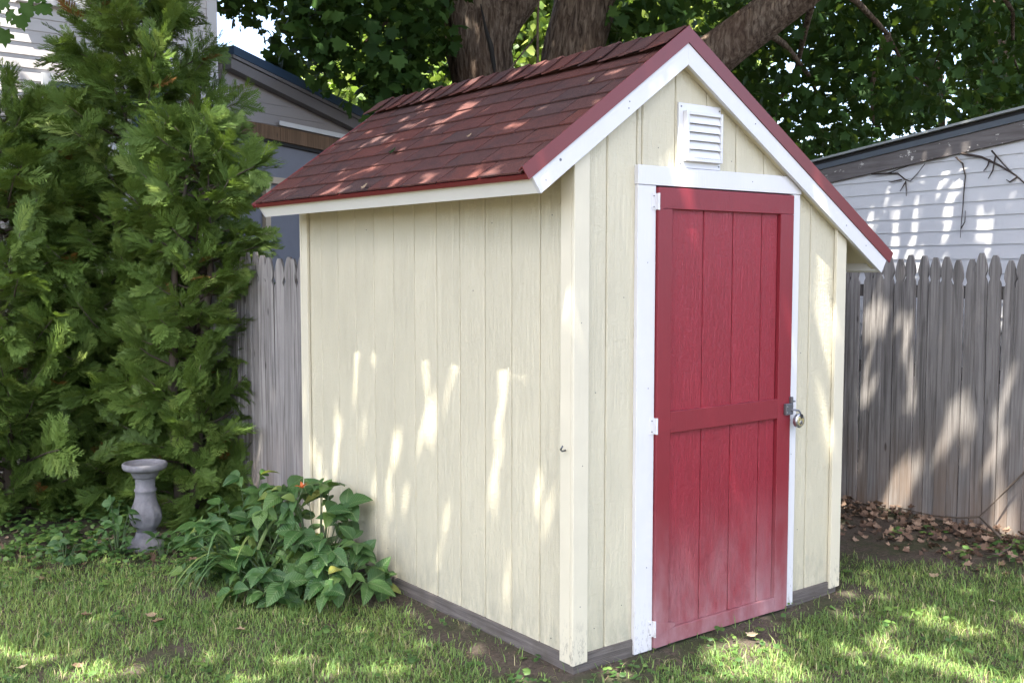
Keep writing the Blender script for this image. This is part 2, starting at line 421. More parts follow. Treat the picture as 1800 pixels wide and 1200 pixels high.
def rot_rand(n, r=rng):
    q = r.normal(size=(n, 4)); q /= np.linalg.norm(q, axis=1)[:, None]
    a, b, c, d = q.T
    return np.stack([1 - 2 * (c * c + d * d), 2 * (b * c - a * d), 2 * (b * d + a * c), 2 * (b * c + a * d), 1 - 2 * (b * b + d * d), 2 * (c * d - a * b), 2 * (b * d - a * c), 2 * (c * d + a * b), 1 - 2 * (b * b + c * c)], 1).reshape(n, 3, 3)
def frames(direction, normal):
    """rotation matrices whose x axis is direction and z axis close to normal"""
    x = direction / np.linalg.norm(direction, axis=1)[:, None]
    y = np.cross(normal, x); y /= np.linalg.norm(y, axis=1)[:, None] + 1e-9
    z = np.cross(x, y)
    return np.stack([x, y, z], 2)
def scatter(tv, tt, R, scale, pos):
    n = len(pos); k = len(tv)
    V = np.einsum('nij,kj->nki', R, tv) * np.reshape(scale, (n, 1, 1)) + pos[:, None, :]
    T = tt[None] + (np.arange(n) * k)[:, None, None]
    return V.reshape(-1, 3), T.reshape(-1, 3)
def vnoise(x, y, seed=0):
    x = np.asarray(x, float); y = np.asarray(y, float)
    xi = np.floor(x).astype(int); yi = np.floor(y).astype(int); xf = x - xi; yf = y - yi
    def h(a, b):
        v = np.sin(a * 127.1 + b * 311.7 + seed * 74.7) * 43758.5453
        return v - np.floor(v)
    u = xf * xf * (3 - 2 * xf); v = yf * yf * (3 - 2 * yf)
    return (h(xi, yi) * (1 - u) + h(xi + 1, yi) * u) * (1 - v) + (h(xi, yi + 1) * (1 - u) + h(xi + 1, yi + 1) * u) * v

# ------------------------------------------------------------------ ground
W, D = 1.8541, 2.5171
def gh(x, y):
    x = np.asarray(x, float); y = np.asarray(y, float)
    near = np.exp(-((x - 0.5) ** 2 + (y - 1) ** 2) / 60)
    h = (vnoise(x * 2.1, y * 2.1, 3) - 0.5) * 0.03 + (vnoise(x * 7, y * 7, 5) - 0.5) * 0.012
    h = h * near + 0.05 * np.clip((x - 3.0) / 0.7, 0, 1) * near
    sd = np.hypot(np.maximum(np.maximum(-x, x - 1.854), 0), np.maximum(np.maximum(-y, y - 2.517), 0))
    k = np.clip(1 - sd / .35, 0, 1)
    return h * (1 - .6 * k) - 0.010 + 0.028 * k
def make_ground():
    inner = np.arange(-5, 8.001, 0.06)
    xs = np.concatenate([[-400, -150, -60, -25, -12, -8], inner, [9.5, 13, 25, 60, 150, 400]])
    inner = np.arange(-5, 8.001, 0.06)
    ys = np.concatenate([[-400, -150, -60, -25, -12, -8], inner, [9.5, 13, 25, 60, 150, 400]])
    X, Y = np.meshgrid(xs, ys, indexing='ij'); Z = gh(X, Y)
    V = np.stack([X, Y, Z], -1).reshape(-1, 3); n, m = X.shape
    i, j = np.meshgrid(np.arange(n - 1), np.arange(m - 1), indexing='ij'); a = (i * m + j).ravel()
    T = np.concatenate([np.stack([a, a + m, a + m + 1], 1), np.stack([a, a + m + 1, a + 1], 1)])
    o = link('ground', npmesh('ground', V, T, smooth=True), M['soil']); tag(o, 'bare brown soil under the lawn', None, kind='structure')
make_ground()

# ------------------------------------------------------------------ shed
xa, xl, zl, xr, zr, fo = 0.6257, -0.2022, 2.0202, 2.1181, 1.6982, 0.034
za = 2.6132
mL = (za - zl) / (xa - xl); mR = (za - zr) / (xr - xa)
aL, aR = math.atan(mL), math.atan(mR)
def zroof(x, off):                      # underside profile of the roof, moved out square to each slope
    return min(zl + mL * (x - xl) + off / math.cos(aL), zr + mR * (xr - x) + off / math.cos(aR))
shed = empty('garden_shed', (0, 0, 0), 'cream wooden garden shed with red door and red shingled roof', 'shed')
T_ = 0.020
# floor timbers
for args in ((0.014, W - 0.014, 0.012, 0.07), (0.014, W - 0.014, D - 0.07, D - 0.012)):
    MB().box(args[0], args[1], args[2], args[3], -0.06, 0.085).obj('base_timber', M['sill'], shed, bevel=0.004)
for args in ((0.012, 0.07), (W - 0.07, W - 0.012)):
    MB().box(args[0], args[1], 0.0125, D - 0.0125, -0.06, 0.082).obj('base_timber', M['sill'], shed, bevel=0.004)
def vboard(poly2, axis, face, thick, name, mat, parent):
    """board from an outline in (s, z); axis 'x' lies in a front wall, 'y' in a side wall; front edges chamfered by inset"""
    n = len(poly2); c = np.mean(poly2, axis=0); ch = 0.004
    sgn = 1 if thick > 0 else -1
    V = []
    P = np.array(poly2, float)
    for (d, inset) in ((thick, 0), (ch * sgn, 0), (0, ch)):
        for p in P:
            q = p.copy()
            if inset: q[0] += inset * np.sign(c[0] - p[0])
            V.append((q[0], face + d, q[1]) if axis == 'x' else (face + d, q[0], q[1]))
    Fc = [tuple(range(n)), tuple(range(3 * n - 1, 2 * n - 1, -1))]
    for a in (0, n):
        Fc += [(a + (i + 1) % n, a + i, a + n + i, a + n + (i + 1) % n) for i in range(n)]
    me = pymesh(name, V, Fc)
    import bmesh
    bm = bmesh.new(); bm.from_mesh(me); bmesh.ops.recalc_face_normals(bm, faces=bm.faces); bm.to_mesh(me); bm.free()
    return link(name, me, mat, parent)
zb = 0.048
def rough_bottom(s0, s1):
    n = max(2, int((s1 - s0) / 0.035)); return [(s0 + (s1 - s0) * i / n, zb + 0.006 + random.uniform(-0.004, 0.004)) for i in range(n + 1)]
def wall_boards(axis, face, depth, s0, s1, first, top, parent, lower=None, holes=()):
    edges = [s0] + [e for e in np.arange(first, s1, 0.2032) if s0 + 0.02 < e < s1 - 0.02] + [s1]
    for a, b in zip(edges[:-1], edges[1:]):
        a2, b2 = a + 0.0028, b - 0.0028
        cuts = [(None, None)]
        for (h0, h1, ztop) in holes:
            if a2 >= h0 and b2 <= h1: cuts = [('above', ztop)]
        if cuts[0][0] is None:
            bot = rough_bottom(a2, b2)
        else:
            bot = [(a2, cuts[0][1]), (b2, cuts[0][1])]
        brk = [xx for xx in (xa,) if axis == 'x' and a2 < xx < b2]
        tp = [(b2, top(b2))] + [(q, top(q)) for q in brk] + [(a2, top(a2))]
        if min(p[1] for p in tp) - bot[0][1] < 0.01: continue
        vboard(bot + tp, axis, face, depth, 'siding_board', M['siding'], parent)
# walls: a backing panel (the floor of the grooves) carries its boards
top_f = lambda x: zroof(x, 0.012)
def panel(axis, face, depth, pts, name):
    mb = MB()
    if axis == 'x': mb.prism([(p[0], face, p[1]) for p in pts], (0, 0, 0), (0, depth, 0))
    else: mb.prism([(face, p[0], p[1]) for p in pts], (0, 0, 0), (depth, 0, 0))
    return mb.obj(name, M['backing'], shed)
FACE = 0.022
fw_ = panel('x', FACE + 0.008, 0.03, [(0.03, 0.06), (W - 0.03, 0.06), (W - 0.03, top_f(W - 0.03)), (xa, top_f(xa)), (0.03, top_f(0.03))], 'front_wall')
wall_boards('x', FACE, 0.0079, 0.03, 0.372, 0.199, top_f, fw_)
wall_boards('x', FACE, 0.0079, 0.372, 1.452, 0.402, top_f, fw_, holes=((0.3, 1.5, 2.10),))
wall_boards('x', FACE, 0.0079, 1.452, W - 0.03, 1.583, top_f, fw_)
bw_ = panel('x', D - FACE - 0.008, -0.03, [(0.03, 0.06), (W - 0.03, 0.06), (W - 0.03, top_f(W - 0.03)), (xa, top_f(xa)), (0.03, top_f(0.03))], 'back_wall')
wall_boards('x', D - FACE, -0.0079, 0.03, W - 0.03, 0.199, top_f, bw_)
ztl = zroof(FACE, 0.012) - 0.002; ztr = zroof(W - FACE, 0.012) - 0.002
lw_ = panel('y', FACE + 0.008, 0.03, [(0.06, 0.06), (D - 0.06, 0.06), (D - 0.06, ztl - .004), (0.06, ztl - .004)], 'left_wall')
wall_boards('y', FACE, 0.0079, 0.05, D - 0.05, 0.252, lambda y: ztl, lw_)
rw_ = panel('y', W - FACE - 0.008, -0.03, [(0.06, 0.06), (D - 0.06, 0.06), (D - 0.06, ztr - .004), (0.06, ztr - .004)], 'right_wall')
wall_boards('y', W - FACE, -0.0079, 0.05, D - 0.05, 0.252, lambda y: ztr, rw_)
# corner boards (front and side facing, butted)
TW = 0.084
for (x0, x1, y0, y1) in ((0, TW, 0, T_), (W - TW + 0.004, W, 0, T_), (0, TW, D - T_, D), (W - TW, W, D - T_, D)):
    pts = [(x0, zb), (x1, zb + 0.004), (x1, zroof(x1, 0.010)), (x0, zroof(x0, 0.010))]
    MB().prism([(p[0], y0, p[1]) for p in pts], (0, 0, 0), (0, y1 - y0, 0)).obj('corner_board', M['trim_cream'], shed, bevel=0.003)
for x0, x1, zt in ((0.0015, T_, zroof(0.01, 0.0)), (W - T_, W - 0.0015, zroof(W - 0.01, 0.0))):
    for y0, y1 in ((T_ + 0.0015, T_ + 0.070), (D - T_ - 0.070, D - T_ - 0.0015)):
        MB().box(x0, x1, y0, y1, zb + 0.002, zt).obj('corner_board', M['trim_cream'], shed, bevel=0.003)
MB().tube([at(991, 752, 1), ] and [(-0.001, 0.05, 0.965), (-0.02, 0.05, 0.963), (-0.032, 0.045, 0.972), (-0.034, 0.03, 0.988)], 0.004, 8).obj('hook', M['dark_steel'], shed, True)

# roof: deck, then shingles, caps and metal edges
def slope_frame(side):
    """eave origin (x, z), unit vector up the slope, outward normal, slope length"""
    if side == 'L': o = np.array([xl, zl]); e = np.array([xa, za])
    else: o = np.array([xr, zr]); e = np.array([xa, za])
    d = e - o; L = np.linalg.norm(d); d /= L
    n = np.array([-d[1], d[0]]) if side == 'L' else np.array([d[1], -d[0]])
    return o, d, n, L
def spt(side, s, off, y):
    o, d, n, L = slope_frame(side); p = o + d * s + n * off
    return (p[0], y, p[1])
Y0, Y1 = -fo, D + fo
roof = None
def ridge_s(side, off):        # distance up the slope at which the offset line meets the ridge plane x = xa
    o, d, n, L = slope_frame(side); return (xa - o[0] - n[0] * off) / d[0]
mb = MB()
for side in 'LR':
    a, b = 0.046, 0.095
    poly = [spt(side, 0.022, a, 0), spt(side, ridge_s(side, a), a, 0), spt(side, ridge_s(side, b), b, 0), spt(side, -0.004, b, 0)]
    mb.prism(poly, (0, Y0 + 0.021, 0), (0, Y1 - Y0 - 0.042, 0))
roof = mb.obj('roof', M['soffit'], shed)
for side in 'LR':
    a, b = 0.0, 0.079
    for yy in (Y0, Y1 - 0.02):
        poly = [spt(side, 0, a, 0), spt(side, ridge_s(side, a) , a, 0), spt(side, ridge_s(side, b), b, 0), spt(side, 0, b, 0)]
        MB().prism(poly, (0, yy, 0), (0, 0.02, 0)).obj('barge_board', M['white'], shed, bevel=0.002)
    # fascia along the eave
    poly = [spt(side, 0.001, 0.002, 0), spt(side, 0.019, 0.002, 0), spt(side, 0.019, 0.079, 0), spt(side, 0.001, 0.079, 0)]
    MB().prism(poly, (0, Y0 + 0.0205, 0), (0, Y1 - Y0 - 0.041, 0)).obj('fascia_board', M['fascia'], shed)
    # soffit strip under the rake
    for y0, y1 in ((Y0 + 0.0205, FACE), (D - FACE, Y1 - 0.0205)):
        poly = [spt(side, 0.022, 0.012, 0), spt(side, ridge_s(side, 0.012), 0.012, 0), spt(side, ridge_s(side, 0.044), 0.044, 0), spt(side, 0.022, 0.044, 0)]
        MB().prism(poly, (0, y0, 0), (0, y1 - y0, 0)).obj('rake_soffit', M['soffit'], shed)
    # rafter tails under the open eave
    xin = 0.24 if side == 'L' else 0.30
    for yy in (0.36, 0.77, 1.18, 1.59, 2.0):
        poly = [spt(side, 0.022, 0.006, 0), spt(side, xin, 0.006, 0), spt(side, xin, 0.0455, 0), spt(side, 0.022, 0.0455, 0)]
        MB().prism(poly, (0, yy, 0), (0, 0.038, 0)).obj('rafter_tail', M['soffit'], shed)
    # red metal: along the rake (face and a flange turned over the shingles) and along the eave
    for yy, sg in ((Y0, 1), (Y1, -1)):
        s0 = -0.024; f = 0.006
        o0 = 0.079; o1 = 0.139 if sg > 0 else 0.108
        sec = [(-f, o0), (0.0, o0), (0.0, o1 - 0.004), (0.030, o1 - 0.020), (0.031, o1 - 0.016), (0.0, o1), (-f, o1)]
        V = []; n = len(sec)
        for up in (0, 1):
            for (dy, off) in sec:
                s = s0 if up == 0 else ridge_s(side, off)
                V.append(spt(side, s, off, yy + sg * dy))
        Fc = [(i, (i + 1) % n, n + (i + 1) % n, n + i) for i in range(n)] + [tuple(range(n - 1, -1, -1)), tuple(range(n, 2 * n))]
        import bmesh
        me = pymesh('rake_metal', V, Fc); bm = bmesh.new(); bm.from_mesh(me); bmesh.ops.recalc_face_normals(bm, faces=bm.faces); bm.to_mesh(me); bm.free()
        link('rake_metal', me, M['red_metal'], roof)
    poly = [spt(side, -0.014, 0.076, 0), spt(side, -0.008, 0.076, 0), spt(side, -0.006, 0.0955, 0), spt(side, 0.05, 0.0955, 0), spt(side, 0.05, 0.098, 0), spt(side, -0.014, 0.098, 0)]
    MB().prism(poly, (0, Y0 + 0.012, 0), (0, Y1 - Y0 - 0.024, 0)).obj('drip_edge', M['red_metal'], roof)
# shingles: three-tab courses, each tab a piece of its own
EXP = 0.1278; TABW = 0.3048
def tab_mesh(wd, ln, jit):
    """a tab in its own frame: x along the eave, y up the slope, z out; thickness at the butt"""
    g = 0.0050; nx = 4
    V = []; Fc = []
    for k in range(nx + 1):
        x = g + (wd - 2 * g) * k / nx; w_ = jit * math.sin(k * 2.3 + wd * 40)
        for (y, z) in ((w_, 0.0), (w_, 0.0068), (ln, 0.0015), (ln, 0.0)): V.append((x, y, z))
    for k in range(nx):
        a = k * 4; b = a + 4
        Fc += [(a, b, b + 1, a + 1), (a + 1, b + 1, b + 2, a + 2), (a + 2, b + 2, b + 3, a + 3), (a + 3, b + 3, b, a)]
    Fc += [(0, 1, 2, 3), (nx * 4 + 3, nx * 4 + 2, nx * 4 + 1, nx * 4)]
    me = pymesh('shingle', V, Fc); me.materials.append(M['shingle']); return me
full = [tab_mesh(TABW, EXP + 0.03, j) for j in (0.0015, -0.0022, 0.003, 0.0008)]
for side in 'LR':
    o, d, n, L = slope_frame(side)
    off0 = 0.0985
    Ls = ridge_s(side, off0) + 0.016
    ncourse = int(math.ceil((Ls - 0.02) / EXP))
    for c in range(ncourse):
        s0 = -0.016 + c * EXP
        ln = min(EXP + 0.03, ridge_s(side, off0) - s0 - 0.004)
        if ln < 0.04: continue
        y = Y0 + 0.026 - (c % 2) * TABW / 2 - (0.04 if c % 3 == 1 else 0.0)
        while y < Y1 - 0.03:
            a = max(y, Y0 + 0.026); b = min(y + TABW, Y1 - 0.026)
            if b - a > 0.03:
                if abs((b - a) - TABW) < 1e-4 and abs(ln - EXP - 0.03) < 1e-4: me = random.choice(full)
                else: me = tab_mesh(b - a, ln, 0.001)
                ob = link('shingle', me, None, roof)
                p = spt(side, s0 + random.uniform(-0.0015, 0.0015), off0 + 0.0024 + 0.001 * (c % 2) + random.uniform(0, 0.0012), a if side == 'R' else b)
                xv = Vector((0, -1, 0)) if side == 'L' else Vector((0, 1, 0))
                yv = Vector((d[0], 0, d[1])); zv = Vector((n[0], 0, n[1]))
                # tip every tab so that its head slides under the next course
                tilt = 0.030
                y2 = (yv - zv * tilt).normalized(); z2 = xv.cross(y2)
                mtx = Matrix((xv, y2, z2)).transposed().to_4x4(); mtx.translation = Vector(p) + Vector(zv) * 0.0045
                ob.matrix_world = mtx
            y += TABW
# ridge caps, lapped towards the back
capw = 0.155; ce = 0.137
def cap_mesh():
    V = []; Fc = []; prof = [(-1, capw), (-1, capw * .5), (-1, 0.012), (1, 0.012), (1, capw * .5), (1, capw)]
    for (y, lift) in ((0, 0.017), (ce + 0.03, 0.006)):
        for th in (0.005, 0):
            for sd, s in prof:
                side = 'L' if sd < 0 else 'R'
                oo, dd, nn, LL = slope_frame(side)
                off = 0.118 + lift + th
                q = spt(side, ridge_s(side, off) - s, off + (0.004 if s < 0.02 else 0.004 * (s / capw)), y)
                V.append((q[0] - xa, q[1], q[2] - za))
    n = 6
    def r(a, b, i): return (a * 2 + b) * n + i
    for i in range(n - 1):
        Fc += [(r(0, 0, i), r(0, 0, i + 1), r(1, 0, i + 1), r(1, 0, i)), (r(0, 1, i + 1), r(0, 1, i), r(1, 1, i), r(1, 1, i + 1)),
               (r(0, 1, i), r(0, 1, i + 1), r(0, 0, i + 1), r(0, 0, i)), (r(1, 0, i), r(1, 0, i + 1), r(1, 1, i + 1), r(1, 1, i))]
    Fc += [(r(0, 0, 0), r(1, 0, 0), r(1, 1, 0), r(0, 1, 0)), (r(0, 1, 5), r(1, 1, 5), r(1, 0, 5), r(0, 0, 5))]
    me = pymesh('ridge_cap', V, Fc); me.materials.append(M['shingle']); return me
cm = cap_mesh(); y = Y0 + 0.012
while y < Y1 - 0.09:
    ob = link('ridge_cap', cm, None, roof); ob.location = (xa + random.uniform(-.003, .003), y, za + random.uniform(-0.003, 0.003)); ob.rotation_euler = (random.uniform(-.006, .006), random.uniform(-.012, .012), random.uniform(-.012, .012)); y += ce
# door
dx0, dx1, dz0, dz1 = 0.4716, 1.4008, 0.0262, 2.0776
hx0, hx1 = 0.3594, 1.4690
MB().box(hx0, dx0 - 0.004, 0.0, 0.0218, 0.018, 2.0838).obj('door_casing', M['white'], shed, bevel=0.002)
MB().box(dx1 + 0.004, hx1 - 0.004, 0.0, 0.0218, 0.030, 2.0838).obj('door_casing', M['white'], shed, bevel=0.002)
zt = 2.1681
xc = next(x for x in np.arange(1.2, 1.6, 0.001) if zroof(x, 0.006) < zt)
MB().prism([(hx0 - 0.003, 0, 2.0853), (hx1, 0, 2.0853), (hx1, 0, min(zt, zroof(hx1, 0.006))), (xc, 0, zt), (hx0 - 0.003, 0, zt)], (0, -0.004, 0), (0, 0.0258, 0)).obj('door_header', M['white'], shed, bevel=0.0015)
MB().box(dx0 - 0.006, dx1 + 0.006, 0.026, 0.029, 0.03, 2.09).obj('door_gap_shade', M['dark'], shed)  # near-black sheet behind the door, painted shade for the gaps round it
door = MB().box(dx0 + 0.001, dx1 - 0.001, 0.012, 0.0255, dz0 + 0.002, dz1 - 0.002).obj('door', M['door_panel'], shed)
ed = [0.5565, 0.7775, 0.9788, 1.1848, 1.3028]
for a, b in zip(ed[:-1], ed[1:]):
    vboard([(a + 0.003, 0.0983), (b - 0.003, 0.0983), (b - 0.003, 1.986), (a + 0.003, 1.986)], 'x', 0.004, 0.0078, 'panel_board', M['door_panel'], door)
for (a, b, c, d_) in ((dx0, 0.5563, dz0, 1.9845), (1.303, dx1, dz0, 1.9845)):
    MB().box(a, b, -0.014, 0.0116, c, d_).obj('stile', M['door_frame'], door, bevel=0.002)
MB().box(dx0, dx1, -0.0142, 0.0115, 1.9852, dz1).obj('rail', M['door_frame'], door, bevel=0.002)
for (c, d_) in ((0.992, 1.0873), (dz0 + 0.002, 0.098)):
    MB().box(0.5567, 1.3026, -0.0135, 0.0035, c, d_).obj('rail', M['door_frame'], door, bevel=0.002)
for zc in (2.015, 1.030, 0.115):
    mb = MB().box(dx0 - 0.030, dx0 - 0.004, -0.0030, 0.0005, zc - 0.036, zc + 0.036)
    mb.tube([(dx0 - 0.002, -0.016, zc - 0.036), (dx0 - 0.002, -0.016, zc + 0.036)], 0.0055, 10)
    mb.box(dx0 - 0.006, dx0 + 0.004, -0.016, 0.0, zc - 0.035, zc + 0.035)
    h = mb.obj('hinge', M['white'], door)
    MB().prism([(dx0 + 0.006, 0, zc - 0.035), (dx0 + 0.125, 0, zc - 0.010), (dx0 + 0.125, 0, zc + 0.006), (dx0 + 0.006, 0, zc + 0.028)], (0, -0.0170, 0), (0, 0.0027, 0)).obj('hinge_strap', M['door_frame'], door)
    for q in (-0.024, 0.024): MB().tube([(dx0 - 0.020, -0.0055, zc + q), (dx0 - 0.020, -0.002, zc + q)], 0.003, 8).obj('screw', M['dark_steel'], door)
# hasp on the door, padlock hanging from it
lz = 1.035; lx = 1.372
mb = MB().box(lx - 0.026, lx + 0.030, -0.032, -0.0145, lz - 0.030, lz + 0.026)
mb.box(lx + 0.030, lx + 0.052, -0.028, -0.002, lz + 0.030, lz + 0.037); mb.box(lx + 0.018, lx + 0.032, -0.030, -0.012, lz + 0.024, lz + 0.058)
mb.obj('hasp', M['dark_steel'], door, bevel=0.003)
for q in (-0.016, 0.012): MB().tube([(lx - 0.018, -0.0345, lz + q), (lx - 0.018, -0.031, lz + q)], 0.004, 8).obj('screw', M['steel'], door)
pc = np.array([1.418, -0.052, 0.975])
pad = empty('padlock', tuple(pc), 'round steel disc padlock hanging from the red door hasp', 'padlock')
def disc(r0, r1, y0, y1, name, mat, par, c=(0, 0, 0), sides=28):
    V = []; 
    for (r, y) in ((r0, y0), (r1, y0 + (y1 - y0) * 0.2), (r1, y0 + (y1 - y0) * 0.8), (r0, y1)):
        for k in range(sides):
            t = 2 * math.pi * k / sides; V.append((c[0] + r * math.cos(t), c[1] + y, c[2] + r * math.sin(t)))
    Fc = [(i * sides + k, i * sides + (k + 1) % sides, (i + 1) * sides + (k + 1) % sides, (i + 1) * sides + k) for i in range(3) for k in range(sides)]
    Fc += [tuple(range(sides)), tuple(range(4 * sides - 1, 3 * sides - 1, -1))]
    return link(name, pymesh(name, V, Fc), mat, par)
disc(0.030, 0.035, -0.013, 0.013, 'lock_body', M['steel'], pad)
disc(0.024, 0.025, -0.0145, -0.0125, 'face_plate', M['brass'], pad)
disc(0.010, 0.011, -0.0165, -0.014, 'key_cylinder', M['steel'], pad, (0, 0, -0.008))
MB().box(-0.0015, 0.0015, -0.0175, -0.016, -0.014, -0.003).obj('keyhole', M['dark'], pad)
disc(0.011, 0.012, -0.0155, 0.014, 'shackle_notch', M['dark'], pad, (0.004, 0, 0.023))
MB().tube([(0.006, -0.002, 0.022), (0.010, -0.002, 0.040), (0.004, 0.004, 0.050), (-0.022, 0.014, 0.054), (-0.034, 0.020, 0.052)], 0.0048, 10).obj('shackle', M['dark_steel'], pad, True)
# gable vent
vx0, vx1, vz0, vz1 = 0.6144, 0.8897, 2.1715, 2.456
vent = MB().box(vx0, vx1, 0.010, 0.0215, vz0, vz1).obj('gable_vent', M['vinyl'], shed, bevel=0.002)
b = 0.032
ix0, ix1, iz0, iz1 = vx0 + 0.045, vx1 - 0.022, vz0 + 0.045, vz1 - 0.050
for (a, c, e, f_) in ((ix0 - 0.018, ix0, iz0 - 0.016, iz1 + 0.016), (ix1, ix1 + 0.012, iz0 - 0.016, iz1 + 0.016)):
    MB().box(a, c, -0.014, 0.0095, e, f_).obj('vent_frame', M['vinyl'], vent, bevel=0.002)
for (e, f_) in ((iz0 - 0.016, iz0), (iz1, iz1 + 0.016)):
    MB().box(ix0 + 0.0005, ix1 - 0.0005, -0.0135, 0.0095, e, f_).obj('vent_frame', M['vinyl'], vent, bevel=0.002)
MB().box(ix0, ix1, 0.006, 0.0098, iz0, iz1).obj('vent_back', M['dark'], vent)
ns = 5; sh = (iz1 - iz0) / ns
for k in range(ns):
    z0 = iz0 + k * sh
    MB().prism([(ix0, -0.012, z0 + 0.001), (ix0, -0.009, z0 + 0.001), (ix0, 0.005, z0 + sh * 1.02), (ix0, 0.002, z0 + sh * 1.02)], (0.0008, 0, 0), (ix1 - ix0 - 0.0016, 0, 0)).obj('slat', M['vinyl'], vent)
for (q, r_) in ((vx0 + .014, vz0 + .016), (vx1 - .012, vz0 + .016), (vx0 + .014, vz1 - .016), (vx1 - .012, vz1 - .018)):
    MB().tube([(q, 0.007, r_), (q, 0.011, r_)], 0.0035, 8).obj('screw', M['dark_steel'], vent)
for (side, s, off) in (('L', 0.05, 0.03), ('L', 0.16, 0.055), ('L', 0.62, 0.05), ('L', 0.60, 0.03), ('R', 0.40, 0.04), ('R', 0.2, 0.045), ('R', 1.25, 0.05)):
    p = np.array(spt(side, s, off, Y0)); MB().tube([p + (0, -0.0012, 0), p + (0, 0.002, 0)], 0.0032 + 0.003 * (s == 0.16), 8).obj('nail', M['dark_steel'], shed)

for (yy, zz) in ((.17, .12), (.17, 1.95), (.60, 1.93), (1.75, 1.93), (.75, 1.62), (1.55, .22)):
    MB().tube([(FACE - .0012, yy, zz), (FACE + .002, yy, zz)], 0.0030, 8).obj('nail', M['dark_steel'], shed)
for (xx, zz) in ((.14, 1.2), (.30, .25), (.30, 1.6), (.14, .18), (.5, 2.25), (.98, 2.22), (1.52, 1.3), (1.52, .4)):
    MB().tube([(xx, FACE - .0012, zz), (xx, FACE + .002, zz)], 0.0026, 8).obj('nail', M['dark_steel'], shed)
for (xx, zz) in ((.04, .3), (.05, .9), (.04, 1.5), (.43, .4), (.43, 1.2), (1.43, .8), (.42, 1.75), (.6, 2.12), (1.1, 2.13)):
    MB().tube([(xx, -.0052 if zz > 2.1 else -.0012, zz), (xx, .002, zz)], 0.0024, 8).obj('nail', M['dark_steel'], shed)
# ------------------------------------------------------------------ fences
def picket_mesh(wd, h, neck=0.155, th=0.016):
    w = wd / 2
    right = [(w, 0), (w, h - neck - 0.030), (w * 0.93, h - neck - 0.018), (w * 0.72, h - neck - 0.002), (w * 0.70, h - neck + 0.006), (w * 0.80, h - neck + 0.018), (w, h - neck + 0.040),
             (w * 0.98, h - neck + 0.062), (w * 0.80, h - neck + 0.098), (w * 0.55, h - 0.022), (w * 0.36, h - 0.004), (w * 0.30, h)]
    P = right + [(-x, z) for x, z in reversed(right)]
    n = len(P); V = [(x, 0, z) for x, z in P] + [(x, th, z) for x, z in P]
    Fc = [tuple(range(n)), tuple(range(2 * n - 1, n - 1, -1))] + [((i + 1) % n, i, n + i, n + (i + 1) % n) for i in range(n)]
    me = pymesh('picket', V, Fc); me.materials.append(M['picket']); return me
def fence(p0, d, n, wd, gap, hts, label, zbase=0.02, rails_behind=1, thin=0.35):
    """pickets along direction d from p0; their faces look to the left of d"""
    d = np.array(d, float); d /= np.linalg.norm(d); ang = math.atan2(d[1], d[0])
    root = empty('picket_fence', (p0[0], p0[1], 0), label, 'fence', 'weathered picket fences'); root.rotation_euler = (0, 0, ang)
    meshes = [picket_mesh(wd * f, h) for f, h in zip((0.98, 1.0, 0.92, 1.03, 0.95), hts)]
    s = 0
    for i in range(n):
        me = random.choice(meshes); o = link('picket', me, None, root)
        o.location = (s + wd / 2, random.uniform(-.003, .003), zbase + random.uniform(-0.020, 0.014)); o.rotation_euler = (random.uniform(-.008, .008), random.uniform(-.007, .007), random.uniform(-thin, thin) * 0.1)
        s += wd * random.uniform(0.985, 1.02) + gap
    for z in (0.32, 0.98, 1.52):
        MB().box(0, s, 0.024, 0.062, z, z + 0.085).obj('rail', M['timber'], root)
    for k in range(int(s / 2.2) + 1):
        MB().box(0.06 + k * 2.2, 0.15 + k * 2.2, 0.064, 0.154, -0.1, 1.68).obj('post', M['timber'], root)
    return root
fence((3.706, 4.6), (0, -1), 84, 0.0835, 0.0022, (1.80, 1.815, 1.79, 1.805, 1.81), 'weathered grey picket fence running between the shed and the white garage', 0.0)
fence((-0.30, 6.2), (0.105, -1), 39, 0.0905, 0.0025, (1.795, 1.80, 1.78, 1.815, 1.79), 'weathered grey picket fence half hidden behind the evergreen shrubs', 0.0, thin=2.2)

# ------------------------------------------------------------------ garage beyond the right fence
G0 = at(1800, 467, 7.4); G0[2] = 0
ga = math.radians(10); gd = np.array([math.sin(ga), math.cos(ga), 0]); gn = np.array([-gd[1], gd[0], 0])      # faces the yard
def gpt(s, z, out=0.0): return G0 + gd * s + np.array([0, 0, z]) + gn * out
def gs(u, v):
    p = hit(u, v, G0, gn); return np.dot(p - G0, gd), p[2]
garage = empty('white_garage', tuple(G0), 'white clapboard garage with peeling fascia board behind the picket fence', 'garage')
def gobj(name, mat, poly, o0, o1, parent=garage):
    mb = MB().prism([gpt(s, z, o0) - G0 for s, z in poly], (0, 0, 0), gn * (o1 - o0)); 
    o = mb.obj(name, mat, None); o.parent = parent; return o
(sa, zA), (sb, zB) = gs(1462, 322), gs(1800, 246)       # lower edge of the fascia board
mg = (zB - zA) / (sb - sa)
rk = lambda s: zA + mg * (s - sa)
SE, S0 = sa + 0.75, -2.2
EX = 0.1052
wall = gobj('wall', M['white_clap'], [(S0, -0.1), (SE, -0.1), (SE, rk(SE) + 0.05), (S0, rk(S0) + 0.05)], -0.12, -0.004)
z = 1.155
